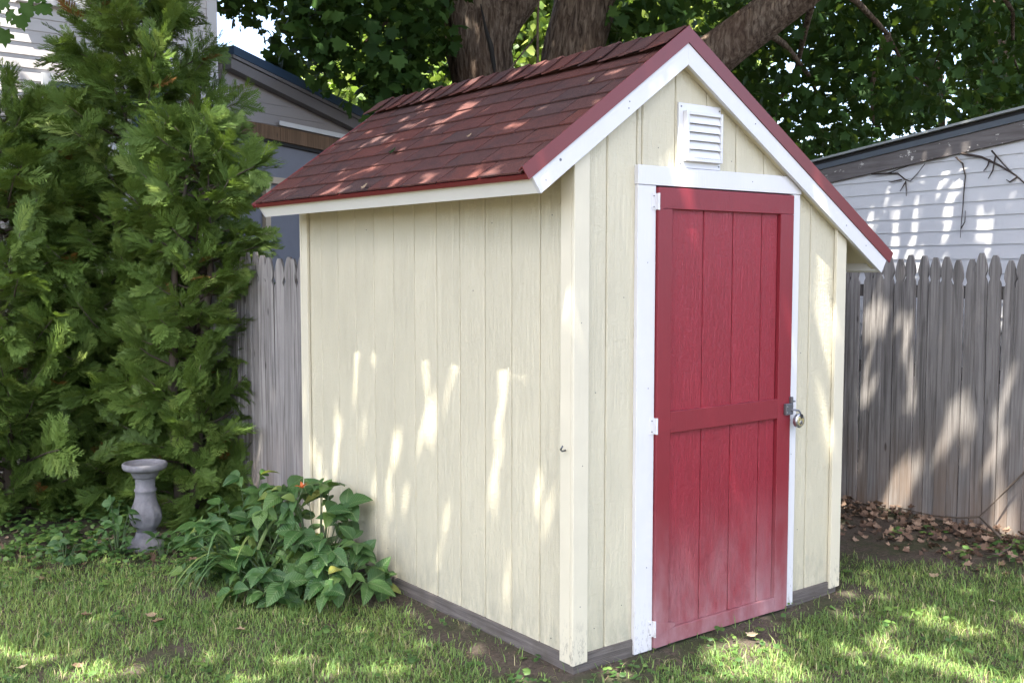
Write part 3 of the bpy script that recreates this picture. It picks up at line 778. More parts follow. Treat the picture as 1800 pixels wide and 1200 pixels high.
while z < rk(S0):
    def s_at(zz): return min(SE, sa + (zz - zA) / mg)
    b0, b1 = s_at(z), s_at(z + EX)
    if b0 - S0 > 0.05:
        b1 = max(b1, S0 + 0.01)
        V = [gpt(S0, z, 0.014), gpt(b0, z, 0.014), gpt(b1, z + EX, 0.003), gpt(S0, z + EX, 0.003), gpt(S0, z, -0.004), gpt(b0, z, -0.004), gpt(b1, z + EX, -0.003), gpt(S0, z + EX, -0.003)]
        me = pymesh('clapboard', [v - G0 for v in V], [(0, 3, 2, 1), (4, 5, 6, 7), (0, 1, 5, 4), (1, 2, 6, 5), (2, 3, 7, 6), (3, 0, 4, 7)]); link('clapboard', me, M['white_clap'], wall)
    z += EX
gw = 0.125
gobj('fascia_board', M['peel'], [(S0, rk(S0)), (SE, rk(SE)), (SE, rk(SE) + gw), (S0, rk(S0) + gw)], 0.016, 0.045)
gobj('roof_edge', M['roof_metal'], [(S0, rk(S0) + gw + .002), (SE, rk(SE) + gw + .002), (SE, rk(SE) + gw + 0.045), (S0, rk(S0) + gw + 0.045)], -0.1, 0.062)
gobj('roofing_felt', M['dark'], [(S0, rk(S0) + gw + .047), (SE, rk(SE) + gw + .047), (SE, rk(SE) + gw + 0.075), (S0, rk(S0) + gw + 0.075)], -2.5, 0.045)
gobj('roof', M['roof_light'], [(S0, rk(S0) + gw + .077), (SE + .1, rk(SE + .1) + gw + .077), (SE + .1, rk(SE + .1) + gw + 0.095), (S0, rk(S0) + gw + 0.095)], -2.6, 0.085)

# ------------------------------------------------------------------ house and lean-to on the left
H0 = at(388, 467, 9.8); H0[2] = 0
ha = math.radians(3.0); hd = np.array([math.cos(ha), math.sin(ha), 0]); hn = np.array([hd[1], -hd[0], 0])
house = empty('clapboard_house', tuple(H0), 'pale grey clapboard house with blue shutters rising behind the evergreens', 'house')
def hpt(s, z, out=0.0): return hd * s + np.array([0, 0, z]) + hn * out      # local to the house empty
def hs(u, v):
    p = hit(u, v, H0, hn); return np.dot(p - H0, hd), p[2]
def hobj(name, mat, s0, s1, z0, z1, o0, o1, parent=house, bevel=0):
    mb = MB().prism([hpt(s0, z0, o0), hpt(s1, z0, o0), hpt(s1, z1, o0), hpt(s0, z1, o0)], (0, 0, 0), hn * (o1 - o0)); return mb.obj(name, mat, parent, bevel=bevel)
hw = hobj('wall', M['grey_clap'], -5.5, -0.004, 0, 6.6, -0.15, -0.004)
cw = hs(388, 100)[0] - hs(371, 100)[0]
hobj('corner_board', M['grey_trim'], -cw, 0.0, 0, 6.6, -0.003, 0.024)
hobj('side_wall', M['grey_clap'], -0.15, -0.001, 0, 6.6, -5, -0.152)
z = hs(370, 17.3)[1] - 0.1016 * 38
k = 0
while z < 6.5:
    z0, z1 = z, z + 0.1016
    V = [hpt(-5.5, z0, .014), hpt(-cw - .002, z0, .014), hpt(-cw - .002, z1, .003), hpt(-5.5, z1, .003), hpt(-5.5, z0, -.004), hpt(-cw - .002, z0, -.004), hpt(-cw - .002, z1, -.003), hpt(-5.5, z1, -.003)]
    link('clapboard', pymesh('clapboard', V, [(0, 1, 2, 3), (7, 6, 5, 4), (0, 4, 5, 1), (1, 5, 6, 2), (2, 6, 7, 3), (3, 7, 4, 0)]), M['grey_clap'], hw)
    z = z1
mb = MB().prism([hpt(-5.9, 6.55, .5), hpt(.3, 6.55, .5), hpt(.3, 6.75, .5), hpt(-5.9, 6.75, .5)], (0, 0, 0), -hn * 6); mb.obj('roof', M['rake_grey'], house)
def shutter(u0, u1, v1, h):
    a, _ = hs(u0, v1); b, zb_ = hs(u1, v1)
    sh_ = hobj('shutter', M['blue'], a, b, zb_, zb_ + h, 0.016, 0.030)
    fr = 0.045
    for (p, q, r_, s_) in ((a, a + fr, zb_, zb_ + h), (b - fr, b, zb_, zb_ + h)): hobj('frame', M['blue'], p, q, r_, s_, 0.0302, 0.045, sh_)
    for r_ in (zb_, zb_ + h - 0.07, zb_ + h / 2 - 0.03): hobj('frame', M['blue'], a + fr + .001, b - fr - .001, r_, r_ + 0.07, 0.0302, 0.044, sh_)
    z = zb_ + 0.08
    while z < zb_ + h - 0.11:
        if abs(z + 0.02 - zb_ - h / 2) > 0.06:
            mb = MB().prism([hpt(a + fr + .002, z, 0.040), hpt(a + fr + .002, z + 0.004, 0.0425), hpt(a + fr + .002, z + 0.034, 0.0305), hpt(a + fr + .002, z + 0.030, 0.0303)], (0, 0, 0), hd * (b - a - 2 * fr - .004)); mb.obj('louvre', M['blue'], sh_)
        z += 0.036
def window(u0, u1, v1, h):
    a, _ = hs(u0, v1); b, z0 = hs(u1, v1)
    wn = hobj('window', M['glass'], a, b, z0, z0 + h, 0.015, 0.022)
    for (p, q, r_, s_) in ((a, a + .06, z0, z0 + h), (b - .06, b, z0, z0 + h), (a + .061, b - .061, z0, z0 + .06), (a + .061, b - .061, z0 + h - .06, z0 + h), (a + .061, b - .061, z0 + h / 2 - .03, z0 + h / 2 + .03)):
        hobj('frame', M['vinyl'], p, q, r_, s_, 0.0222, 0.055, wn)
    hobj('sill', M['grey_trim'], a - .06, b + .06, z0 - .05, z0 - .001, 0.015, 0.08, wn)
window(40, 178, 16, 1.35); shutter(210, 277, 32, 1.4)
window(80, 205, 420, 1.35); shutter(236, 298, 420, 1.4)

ag = math.radians(22); ad = np.array([math.cos(ag), math.sin(ag), 0]); an = np.array([ad[1], -ad[0], 0])
A0 = H0 + hn * -0.25 + hd * 0.003
lean = empty('lean_to_porch', tuple(A0), 'dull grey lean-to porch with sloping blue roof edge and bare beam', 'porch')
def asz(u, v):
    p = hit(u, v, A0, an); return np.dot(p - A0, ad), p[2]
def aobj(name, mat, pix, o0, o1, parent=lean):
    L = [asz(*p) for p in pix]
    mb = MB().prism([ad * s + np.array([0, 0, z]) + an * o0 for s, z in L], (0, 0, 0), an * (o1 - o0)); return mb.obj(name, mat, parent)
def line(u, p, q): return p[1] + (q[1] - p[1]) * (u - p[0]) / (q[0] - p[0])
T0, T1 = (390, 83), (640, 204)
def tl(u, off): return (u, line(u, T0, T1) + off)
uE = 760
wl = aobj('wall', M['screen'], [(390, 700), (uE, 640), (uE, 330), (560, 262), (390, 222)], -0.12, -0.002)
aobj('gable_panel', M['dark_clap'], [(390, 219), (uE, 314), tl(uE, 30), tl(390, 30)], -0.12, -0.003)
k = 0
for v0 in (205, 187, 169, 151, 133):
    # clapboards in the gable, cut by the rake
    bl = lambda u, off=0: (u, v0 + (u - 390) * 0.17 + off)
    ue = next(u for u in np.arange(390, 780, 1.0) if bl(u, 0)[1] < tl(u, 44)[1] + 2 or u > 778)
    ut = next(u for u in np.arange(390, 780, 1.0) if bl(u, -17.5)[1] < tl(u, 44)[1] + 1 or u > 778)
    if ue - 390 > 20: aobj('clapboard', M['dark_clap'], [bl(390), bl(ue), bl(max(ut, 392), -17.5), bl(390, -17.5)], 0.0, 0.012)
aobj('roof_edge', M['blue'], [tl(390, 0), tl(uE, 0), tl(uE, 15), tl(390, 15)], -1.2, 0.16)
aobj('rake_board', M['rake_grey'], [tl(390, 15.5), tl(uE, 15.5), tl(uE, 21), tl(390, 21)], 0.02, 0.15)
aobj('rake_board', M['rake_grey'], [tl(390, 21.5), tl(uE, 21.5), tl(uE, 39), tl(390, 39)], 0.02, 0.125)
aobj('header_beam', M['beam'], [(390, 229), (uE, 305), (uE, 280), (390, 205)], 0.0, 0.05)
aobj('trim_strip', M['white_clap'], [(484, 221), (uE, 279), (uE, 271), (484, 213)], 0.0505, 0.065)
aobj('dark_strip', M['dark'], [(390, 234), (uE, 314), (uE, 306), (390, 229.5)], 0.0, 0.035)  # dark line drawn below the header beam
aobj('post', M['lattice'], [(461, 420), (470, 420), (470, 312), (461, 312)], 0.002, 0.05)
aobj('post', M['lattice'], [(535, 420), (545, 420), (545, 322), (535, 320)], 0.002, 0.05)
aobj('crossbar', M['lattice'], [(470.5, 322), (534.5, 330), (534.5, 318), (470.5, 311)], 0.002, 0.045)
# ------------------------------------------------------------------ foliage templates
def maple_leaf():
    half = [(0.05, 0.0), (0.02, 0.18), (-0.06, 0.38), (0.20, 0.36), (0.28, 0.56), (0.50, 0.54), (0.48, 0.32), (0.64, 0.34), (0.74, 0.22), (0.74, 0.13), (1.0, 0.0)]
    P = half + [(x, -y) for x, y in reversed(half[1:-1])]
    V = [(0.42, 0, 0)] + [(x, y, -0.25 * abs(y) ** 1.3 - 0.10 * x * x) for x, y in P]
    n = len(P); T = [(0, 1 + i, 1 + (i + 1) % n) for i in range(n)]
    return np.array(V, float), np.array(T)
def simple_leaf(wd=0.5, lobes=False):
    V = [(0, 0, 0), (0.35, wd / 2, -0.04), (0.38, 0, 0.03), (0.35, -wd / 2, -0.04), (0.75, wd * 0.32, -0.07), (0.78, 0, 0.0), (0.75, -wd * 0.32, -0.07), (1.0, 0, -0.08)]
    T = [(0, 2, 1), (0, 3, 2), (1, 2, 5), (1, 5, 4), (2, 3, 6), (2, 6, 5), (4, 5, 7), (5, 6, 7)]
    return np.array(V, float), np.array(T)
def coarse_leaf():
    V = [(0, 0, 0), (0.25, 0.5, -0.1), (0.55, 0.42, -0.08), (1.0, 0, -0.1), (0.55, -0.42, -0.08), (0.25, -0.5, -0.1), (0.4, 0, 0.02)]
    T = [(6, i, (i + 1) % 6) for i in range(6)]
    return np.array(V, float), np.array(T)
def cedar_spray(seed):
    r = np.random.default_rng(seed); V = []; T = []
    def leaf(p, d, L, wd, nrm):
        d = d / np.linalg.norm(d); s = np.cross(nrm, d); b = len(V)
        V.extend([p - s * wd * 0.30, p + d * L * 0.45 - s * wd, p + d * L, p + d * L * 0.45 + s * wd, p + s * wd * 0.30])
        T.extend([(b, b + 1, b + 3), (b, b + 3, b + 4), (b + 1, b + 2, b + 3)])
    def tri(p, d, L, wd, nrm):
        d = d / np.linalg.norm(d); s = np.cross(nrm, d); b = len(V)
        V.extend([p - s * wd, p + s * wd, p + d * L]); T.append((b, b + 1, b + 2))
    nz = np.array([0, 0, 1.0])
    def axis(t): return np.array([t, 0.05 * math.sin(3 * t + seed), -0.22 * t * t])
    for i in range(9):
        a, b = axis(i / 9), axis((i + 1) / 9); leaf(a, b - a, 0.13, 0.011, nz)
    ns = 10
    for i in range(ns):
        t = 0.10 + 0.86 * i / ns
        for sg in (-1, 1):
            if r.random() < 0.08: continue
            p = axis(t + 0.03 * (sg > 0)); L = (0.46 * (1 - t) ** 0.75 + 0.09) * (0.45 + 1.2 * min(t / 0.35, 1) * 0.55) * r.uniform(0.8, 1.15)
            d = np.array([0.80, sg * 0.62, r.uniform(-0.25, 0.15)]); d /= np.linalg.norm(d)
            leaf(p, d, L, 0.0145, nz + 0.2 * r.normal(size=3))
            nq = max(2, int(L / 0.075))
            for q in range(nq):
                f = 0.22 + 0.70 * q / nq
                for s2 in (-1, 1):
                    pp = p + d * L * f; dd = d * 0.8 + np.array([-sg * 0.0, s2 * 0.55, 0]) + np.array([0.15, 0, r.uniform(-.2, .1)])
                    tri(pp, dd, (0.13 * (1 - f) + 0.055) * r.uniform(0.8, 1.25), 0.0135, nz + 0.25 * r.normal(size=3))
    return np.array(V, float), np.array(T)

# ------------------------------------------------------------------ gaps cut in the leaves to let sun onto chosen spots
E1 = np.cross(SUN, [0, 0, 1.0]); E1 /= np.linalg.norm(E1); E2 = np.cross(SUN, E1)
def sunxy(P): P = np.asarray(P, float); return np.stack([P @ E1, P @ E2], -1)
XW, FR = ((FACE, 0, 0), (1, 0, 0)), ((0, FACE, 0), (0, 1, 0))
GR = ((0, 0, 0), (0, 0, 1)); RF = ((3.706, 0, 0), (1, 0, 0)); GW = (tuple(G0), tuple(gn)); HW = (tuple(H0), tuple(hn))
o_, d_l, n_l, L_l = slope_frame('L'); RL = ((xl, 0, zl + 0.14), (n_l[0], 0, n_l[1]))
lit = []
def sunlit(pl, r, *px):
    pts = [sunxy(hit(u, v, *pl)) for u, v in px]
    if len(pts) == 1: pts = pts * 2
    for a, b in zip(pts[:-1], pts[1:]): lit.append((a, b, r))
sunlit(XW, 0.045, (745, 640), (770, 690)); sunlit(XW, 0.04, (760, 655), (765, 720))
sunlit(XW, 0.048, (885, 660), (895, 740)); sunlit(XW, 0.040, (908, 668), (895, 770)); sunlit(XW, 0.012, (866, 700), (868, 740))
sunlit(XW, 0.03, (602, 740), (604, 795)); sunlit(XW, 0.014, (655, 665), (654, 700)); sunlit(XW, 0.014, (628, 650), (626, 675)); sunlit(XW, 0.02, (647, 760), (645, 810))
sunlit(XW, 0.03, (690, 800), (692, 880)); sunlit(XW, 0.02, (615, 720), (612, 740)); sunlit(XW, 0.024, (562, 780), (560, 860)); sunlit(XW, 0.024, (575, 800), (573, 880))
sunlit(XW, 0.045, (880, 890), (885, 1010)); sunlit(XW, 0.012, (865, 860), (868, 890)); sunlit(XW, 0.015, (945, 820), (942, 880)); sunlit(XW, 0.012, (975, 672), (976, 700)); sunlit(XW, 0.02, (760, 1000), (765, 1040))
sunlit(((0, 0, 0), (1, 0, 0)), 0.03, (998, 480), (996, 560)); sunlit(((0, 0, 0), (1, 0, 0)), 0.02, (990, 700), (990, 720))
sunlit(FR, 0.05, (1452, 480), (1458, 560)); sunlit(FR, 0.05, (1445, 640), (1440, 800)); sunlit(FR, 0.03, (1478, 520), (1474, 620))
for u, v, r in ((250, 1172, .08), (90, 1150, .07), (620, 1175, .08), (20, 1140, .07), (390, 1150, .05), (740, 1130, .05), (1480, 1120, .07), (1640, 1090, .06), (170, 1178, .13), (205, 1165, .08), (500, 1160, .09), (545, 1150, .11), (430, 1188, .06), (560, 1190, .05), (20, 1190, .07), (820, 1160, .05), (850, 1150, .05), (1110, 1185, .09), (1290, 1165, .13), (1330, 1150, .12), (1350, 1190, .13), (1230, 1190, .08),
                (1575, 1100, .08), (1545, 1130, .07), (1520, 1120, .05), (1450, 1065, .06), (1480, 1045, .05), (1600, 1150, .11), (1660, 1160, .12), (1720, 1180, .13), (1420, 1160, .05), (1780, 1080, .05), (1700, 1110, .05), (1790, 1190, .1), (1060, 1195, .06), (330, 1000, .03), (345, 1010, .03), (700, 1180, .04), (1250, 1140, .04)):
    sunlit(GR, r, (u, v))
for a, b, r in (((640, 262), (662, 240), .04), ((690, 250), (720, 215), .05), ((560, 345), (600, 315), .035), ((610, 325), (690, 262), .05), ((690, 330), (740, 290), .04), ((745, 318), (770, 298), .05), ((830, 302), (870, 290), .06), ((740, 185), (760, 172), .05), ((820, 155), (850, 145), .05), ((900, 215), (935, 195), .03), ((930, 130), (980, 105), .05), ((1050, 90), (1080, 78), .04), ((1080, 160), (1100, 150), .05), ((780, 210), (850, 165), .045), ((480, 350), (500, 340), .025)):
    sunlit(RL, r, a, b)
sunlit(RF, 0.055, (1590, 540), (1610, 640)); sunlit(RF, 0.05, (1538, 520), (1536, 560)); sunlit(RF, 0.06, (1775, 640), (1765, 760)); sunlit(RF, 0.06, (1750, 850), (1760, 930)); sunlit(RF, 0.05, (1590, 820), (1588, 900)); sunlit(RF, .05, (1690, 690), (1690, 720)); sunlit(RF, .04, (1530, 610), (1528, 660))
for u, v in ((1745, 330), (1740, 370), (1735, 400), (1565, 335), (1560, 350), (1535, 360), (1530, 385), (1640, 320), (1700, 320), (1670, 355), (1610, 440), (1735, 420)): sunlit(GW, 0.035, (u, v), (u - 3, v + 14))
for u, v in ((10, 35), (60, 42), (110, 20), (20, 60), (75, 66), (5, 80), (60, 88), (10, 100), (40, 104), (10, 125), (30, 5), (130, 30), (180, 36)): sunlit(HW, 0.06, (u - 10, v), (u + 16, v + 4))
for u, v, Z, r in ((300, 235, 7.2, .10), (300, 90, 7.3, .07), (395, 270, 6.9, .10), (250, 195, 7.2, .07), (260, 215, 7.1, .06), (90, 550, 6.9, .06), (430, 190, 7.2, .09), (330, 160, 7.2, .07), (120, 600, 6.8, .05), (140, 690, 6.8, .06), (30, 640, 6.8, .07), (300, 680, 6.7, .05), (390, 30, 12, .2), (440, 30, 12, .2), (320, 480, 6.9, .06), (60, 230, 7.0, .06), (620, 1000, 5.0, .05), (590, 960, 5.3, .04), (205, 990, 6.2, .08)):
    p = sunxy(at(u, v, Z)); lit.append((p, p, r))
def shade_keep(P, pad=0.038):
    """True for leaves outside the gaps cut for chosen sun patches"""
    q = sunxy(P); keep = np.ones(len(q), bool)
    for a, b, r in lit:
        ab = b - a; L2 = ab @ ab + 1e-9
        t = np.clip(((q - a) @ ab) / L2, 0, 1)
        keep &= np.linalg.norm(q - a - t[:, None] * ab, axis=1) > r + pad
    return keep

# ------------------------------------------------------------------ the big maple behind the shed
def bark_tube(path, rads, name, parent, sides=40, sub=10, seed=0):
    """a trunk with fluted, ridged bark following a smooth path"""
    P = [np.array(p, float) for p in path]; pts = []; rr = []
    n = len(P)
    for i in range(n - 1):
        p0, p1, p2, p3 = P[max(i - 1, 0)], P[i], P[i + 1], P[min(i + 2, n - 1)]
        for k in range(sub):
            t = k / sub
            pts.append(0.5 * ((2 * p1) + (p2 - p0) * t + (2 * p0 - 5 * p1 + 4 * p2 - p3) * t * t + (3 * p1 - p0 - 3 * p2 + p3) * t ** 3))
            rr.append(rads[i] * (1 - t) + rads[i + 1] * t)
    pts.append(P[-1]); rr.append(rads[-1])
    V = []; s = 0; ref = np.array([0.9, 0.3, 0.05])
    for i, p in enumerate(pts):
        t = pts[min(i + 1, len(pts) - 1)] - pts[max(i - 1, 0)]; t /= np.linalg.norm(t)
        a = np.cross(t, ref); a /= np.linalg.norm(a); b = np.cross(t, a)
        if i: s += np.linalg.norm(p - pts[i - 1])
        for k in range(sides):
            th = 2 * math.pi * k / sides
            m = 1 + 0.05 * math.sin(3 * th + s * 0.7 + seed) + 0.05 * (vnoise(th * 9 + seed * 7, s * 1.6, 11) - 0.5) * 2 + 0.03 * (vnoise(th * 20, s * 5 + seed, 12) - 0.5) * 2
            V.append(p + rr[i] * float(m) * (math.cos(th) * a + math.sin(th) * b))
    n = len(pts)
    Fc = [(i * sides + k, i * sides + (k + 1) % sides, (i + 1) * sides + (k + 1) % sides, (i + 1) * sides + k) for i in range(n - 1) for k in range(sides)]
    Fc.append(tuple((n - 1) * sides + k for k in range(sides)))
    return link(name, pymesh(name, V, Fc, True), M['bark'], parent)
mbase = at(985, 467, 12.0); mbase[2] = 0
maple = empty('maple_tree', tuple(mbase), 'huge maple with three dark stems rising behind the shed roof', 'tree')
def rel(p): return np.array(p) - mbase
tz = 12.0
bark_tube([rel(mbase) + (0, 0, -0.2), rel(mbase) + (0, 0, 0.8), rel(at(970, 330, tz)), rel(at(970, 260, tz))], [0.95, 0.72, 0.70, 0.45], 'trunk', maple, 56, 8, 1)
bark_tube([rel(at(930, 420, tz)), rel(at(880, 260, tz)), rel(at(848, 140, tz)), rel(at(835, 40, tz)), rel(at(815, -60, tz)), rel(at(770, -260, tz)), rel(at(700, -560, tz))], [0.42, 0.40, 0.345, 0.40, 0.32, 0.22, 0.12], 'stem', maple, 56, 12, 2)
bark_tube([rel(at(862, 100, tz - .05)), rel(at(885, 40, tz - .08)), rel(at(925, -10, tz - .1)), rel(at(985, -120, tz - .2)), rel(at(1010, -420, tz))], [0.18, 0.19, 0.16, 0.14, 0.07], 'stem', maple, 36, 10, 3)
bark_tube([rel(at(1000, 400, tz)), rel(at(1000, 220, tz)), rel(at(1010, 90, tz)), rel(at(1035, -20, tz)), rel(at(1060, -240, tz)), rel(at(1080, -560, tz))], [0.40, 0.38, 0.335, 0.355, 0.26, 0.14], 'stem', maple, 56, 12, 4)
bark_tube([rel(at(1030, 330, tz)), rel(at(1120, 210, tz - .4)), rel(at(1235, 115, tz - .9)), rel(at(1330, 45, tz - 1.2)), rel(at(1440, -40, tz - 1.6)), rel(at(1620, -200, tz - 2.2)), rel(at(1750, -420, tz - 2.4))], [0.38, 0.30, 0.235, 0.215, 0.20, 0.14, 0.07], 'limb', maple, 44, 12, 5)
for pth, r0 in (([(815, -60, 12), (500, -300, 10.5), (100, -700, 8), (-500, -1500, 5.5)], .16), ([(770, -260, 12), (600, -900, 8), (400, -2200, 4.6)], .14), ([(1060, -240, 12), (1000, -900, 8.5), (900, -2400, 4.8)], .15), ([(1440, -40, 10.4), (1500, -500, 8.5), (1500, -1500, 5.8)], .12), ([(700, -560, 12), (850, -1500, 7)], .10),
                ([(985, 260, 11.6), (945, 120, 11.2), (945, 40, 11.1), (950, -60, 11)], .022), ([(945, 120, 11.2), (1000, 130, 11.1)], .012), ([(945, 60, 11.2), (890, 130, 11), (870, 200, 11)], .010)):
    pp = [rel(at(*q)) for q in pth]; MB().tube(pp, list(np.linspace(r0, max(.006, r0 * .35), len(pp))), 8).obj('branch', M['bark'], maple, True)
for pth in ([(1330, 45, 10.8), (1420, 130, 12), (1500, 240, 13)], [(1440, -40, 10.4), (1560, 60, 12), (1640, 160, 13.5)], [(1620, -200, 9.8), (1700, 0, 12.5), (1640, 120, 14)], [(1440, -40, 10.4), (1400, 120, 12), (1360, 220, 13)], [(1620, -200, 9.8), (1780, 20, 12), (1800, 150, 13)], [(815, -60, 12), (700, 20, 11.5), (600, 110, 11.3)], [(815, -60, 12), (620, -20, 11.2), (520, 40, 11)], [(1560, 60, 12), (1530, 160, 12.4), (1560, 250, 12.8)]):
    pp = [rel(at(*q)) for q in pth]; MB().tube([pp[0], (pp[0] + pp[1]) / 2 + (.05, .03, .08), pp[1], (pp[1] + pp[2]) / 2 + (-.04, .05, -.06), pp[2]], [.045, .036, .026, .016, .006], 7).obj('branch', M['bark'], maple, True)
# bark wound and knot
def patch_on(u, v, Z, w_, h_, mat, name):
    c = rel(at(u, v, Z)); V = [c + RT * w_ * math.cos(t) + np.array([0, 0, h_ * math.sin(t)]) - FW * 0.012 for t in np.linspace(0, 2 * math.pi, 14, endpoint=False)] + [c + FW * 0.01]
    return link(name, pymesh(name, V, [(14, i, (i + 1) % 14) for i in range(14)]), mat, maple)
mb = MB().tube([rel(at(845, 8, 11.64)), rel(at(853, 50, 11.66)), rel(at(862, 80, 11.69)), rel(at(868, 115, 11.70)), rel(at(870, 130, 11.70))], [0.006, 0.020, 0.034, 0.024, 0.006], 8); mb.obj('bark_crack', M['dark'], maple)

cloud_V, cloud_T, cloud_R = [], [], []
ml, cl = maple_leaf(), coarse_leaf()
def leaves(P, tmpl, size, flat=0.6, shade=True, hue=(0, 1)):
    P = np.asarray(P)
    if shade: P = P[shade_keep(P)]
    n = len(P)
    up = np.array([0, 0, 1.0]) * flat + rng.normal(size=(n, 3)) * 0.45
    dr = rng.normal(size=(n, 3)); dr[:, 2] -= 0.8
    up /= np.linalg.norm(up, axis=1)[:, None]
    V, T = scatter(tmpl[0], tmpl[1], frames(dr, up), rng.uniform(*size, n), P)
    return V, T, np.repeat(rng.uniform(hue[0], hue[1], n), len(tmpl[0]))
def clumps(P, k, spread):
    """twig-end clumps round each centre"""
    return (P[:, None, :] + rng.normal(size=(len(P), k, 3)) * np.array(spread)).reshape(-1, 3)
def crown(name, parts, mat, parent, origin):
    V, T, R = [], [], []; b = 0
    for v, t, r in parts: V.append(v); T.append(t + b); R.append(r); b += len(v)
    o = link(name, npmesh(name, np.concatenate(V) - origin, np.concatenate(T), np.concatenate(R)), mat, parent); return o
def px_cloud(n, u0, u1, v0, v1, z0, z1, keep=None):
    u = rng.uniform(u0, u1, n); v = rng.uniform(v0, v1, n); Z = rng.uniform(z0, z1, n)
    if keep is not None:
        k = keep(u, v); u, v, Z = u[k], v[k], Z[k]
    return np.array([at(*q) for q in zip(u, v, Z)])
parts = []
# foliage in view: left of the stems
def kl(u, v):
    low = np.interp(u, [478, 505, 530, 570, 640, 700, 780], [-60, 85, 110, 160, 190, 170, 150]) + 30 * (vnoise(u / 24, v / 24, 21) - 0.5)
    return (v < low) & (vnoise(u / 38, v / 38, 4) > 0.36)
parts.append(leaves(clumps(px_cloud(300, 485, 790, -70, 200, 10.2, 12.8, kl), 9, (.13, .13, .10)), ml, (0.12, 0.17), 0.5))
parts.append(leaves(clumps(px_cloud(22, 385, 455, -40, 30, 10.2, 11.4), 6, (.10, .10, .08)), ml, (0.10, 0.15), 0.5))
parts.append(leaves(clumps(px_cloud(6, 470, 500, 100, 125, 10.6, 11.4), 6, (.05, .05, .06)), ml, (0.12, 0.16), 0.5))
# right of the stems
def kr(u, v):
    low = np.interp(u, [1230, 1300, 1380, 1450, 1560, 1640, 1800], [120, 190, 290, 300, 260, 250, 230])
    hole = ((u - 1668) ** 2 / 38 ** 2 + (v - 185) ** 2 / 45 ** 2) < 1
    return (v < low) & ~hole & (vnoise(u / 42, v / 34, 8) > 0.22)
parts.append(leaves(clumps(px_cloud(1000, 1235, 1860, -90, 300, 11.5, 16.0, kr), 8, (.15, .15, .11)), ml, (0.11, 0.16), 0.5, hue=(0, .4)))
parts.append(leaves(clumps(px_cloud(22, 1095, 1195, -30, 48, 11.2, 12.2), 7, (.10, .10, .10)), ml, (0.13, 0.18), 0.5))
parts.append(leaves(clumps(px_cloud(14, 1060, 1110, 20, 80, 12.6, 13.4), 7, (.10, .10, .10)), ml, (0.13, 0.18), 0.5))
# unseen canopy added above the frame to shade the yard and visible foliage
def over(n, x, y, z): return np.stack([rng.uniform(*x, n), rng.uniform(*y, n), rng.uniform(*z, n)], 1)
C1 = over(3000, (-5.2, 3.2), (-3.9, 5.0), (7.2, 8.8))
C2 = over(1000, (-2.0, 5.5), (4.6, 9.6), (8.6, 10.6))
C3 = over(3000, (3.0, 14.0), (-2.0, 11.0), (8.0, 10.6))
for Cc in (C1, C2, C3):
    Pq = clumps(Cc, 10, (.28, .28, .14))
    uu, vv, zz = project(Pq); inside = (zz > 0.5) & (uu > -120) & (uu < 1920) & (vv > -60) & (vv < 1300)
    parts.append(leaves(Pq[~inside], cl, (0.15, 0.21), 1.1))
crown('crown', parts, M['maple'], maple, mbase)
# spray of leaves hanging in front of the house
tw = empty('maple_branch', tuple(at(-40, -60, 6.3)), 'maple twig with green leaves hanging in front of the grey house', 'branch')
o3 = np.array(tw.location)
MB().tube([at(-60, -90, 6.3) - o3, at(-20, -20, 6.3) - o3, at(10, 10, 6.25) - o3, at(16, 22, 6.2) - o3], [.012, .009, .005, .003], 6).obj('twig', M['twig'], tw, True)
MB().tube([at(-20, -20, 6.3) - o3, at(40, -12, 6.25) - o3, at(70, 2, 6.2) - o3], [.008, .005, .002], 6).obj('twig', M['twig'], tw, True)
lm_ = npmesh('leaf', ml[0], ml[1], np.full(len(ml[0]), .8)); lm_.materials.append(M['maple'])
for (u, v, Z, sc, ang) in ((18, 15, 6.2, .10, -1.9), (45, 4, 6.2, .12, -1.5), (68, 6, 6.2, .11, -.7), (32, 26, 6.15, .105, -1.2), (4, 52, 6.2, .11, -1.4), (10, -6, 6.2, .11, -2.2), (50, -12, 6.2, .12, -.4), (0, 4, 6.25, .1, -2.5), (-14, 40, 6.2, .12, -1.6)):
    l = link('leaf', lm_, None, tw); l.location = at(u, v, Z) - o3
    dr = RT * math.cos(ang) + np.array([0, 0, math.sin(ang)]); nm = -FW * 0.9 + np.array([0, 0, .5]) + rng.normal(size=3) * .25
    R3 = frames(dr[None], nm[None])[0]; mm = Matrix(R3.tolist()).to_4x4(); l.rotation_euler = mm.to_euler(); l.scale = (sc, sc, sc)

# ------------------------------------------------------------------ trees farther back
def far_tree(u, Z, h, crown_px, n, mat, label, size, trunk_r=.2, hue=(0, 1), cat='tree', keep=None, flat=.5):
    b = at(u, 467, Z); b[2] = 0
    t = empty('background_tree', tuple(b), label, cat, 'trees beyond the fences')
    top = np.array([0, 0, h])
    MB().tube([(0, 0, -.2), (0.1, 0, h * .3), (-.1, .1, h * .6), (0, 0, h)], [trunk_r, trunk_r * .8, trunk_r * .55, trunk_r * .15], 10).obj('trunk', M['bark'], t, True)
    pr = []
    for (u0, u1, v0, v1, z0, z1, k) in crown_px:
        pc_ = px_cloud(int(n * k), u0, u1, v0, v1, z0, z1, keep); pr.append(leaves(clumps(pc_, 8, (size * 1.3, size * 1.3, size)), coarse_leaf(), (size * .8, size * 1.3), flat, shade=False, hue=hue))
    crown('crown', pr, mat, t, b); return t
far_tree(640, 24, 7, [(545, 800, 110, 330, 22, 26, 1.0), (600, 800, 40, 120, 23, 26, .4)], 900, M['bgleaf'], 'sunlit yellow green tree beyond the porch roof', .20)
far_tree(925, 27, 11, [(760, 1100, -120, 330, 25, 30, 1.0)], 2600, M['bgleaf'], 'bright sunlit tree seen between the maple stems', .20)
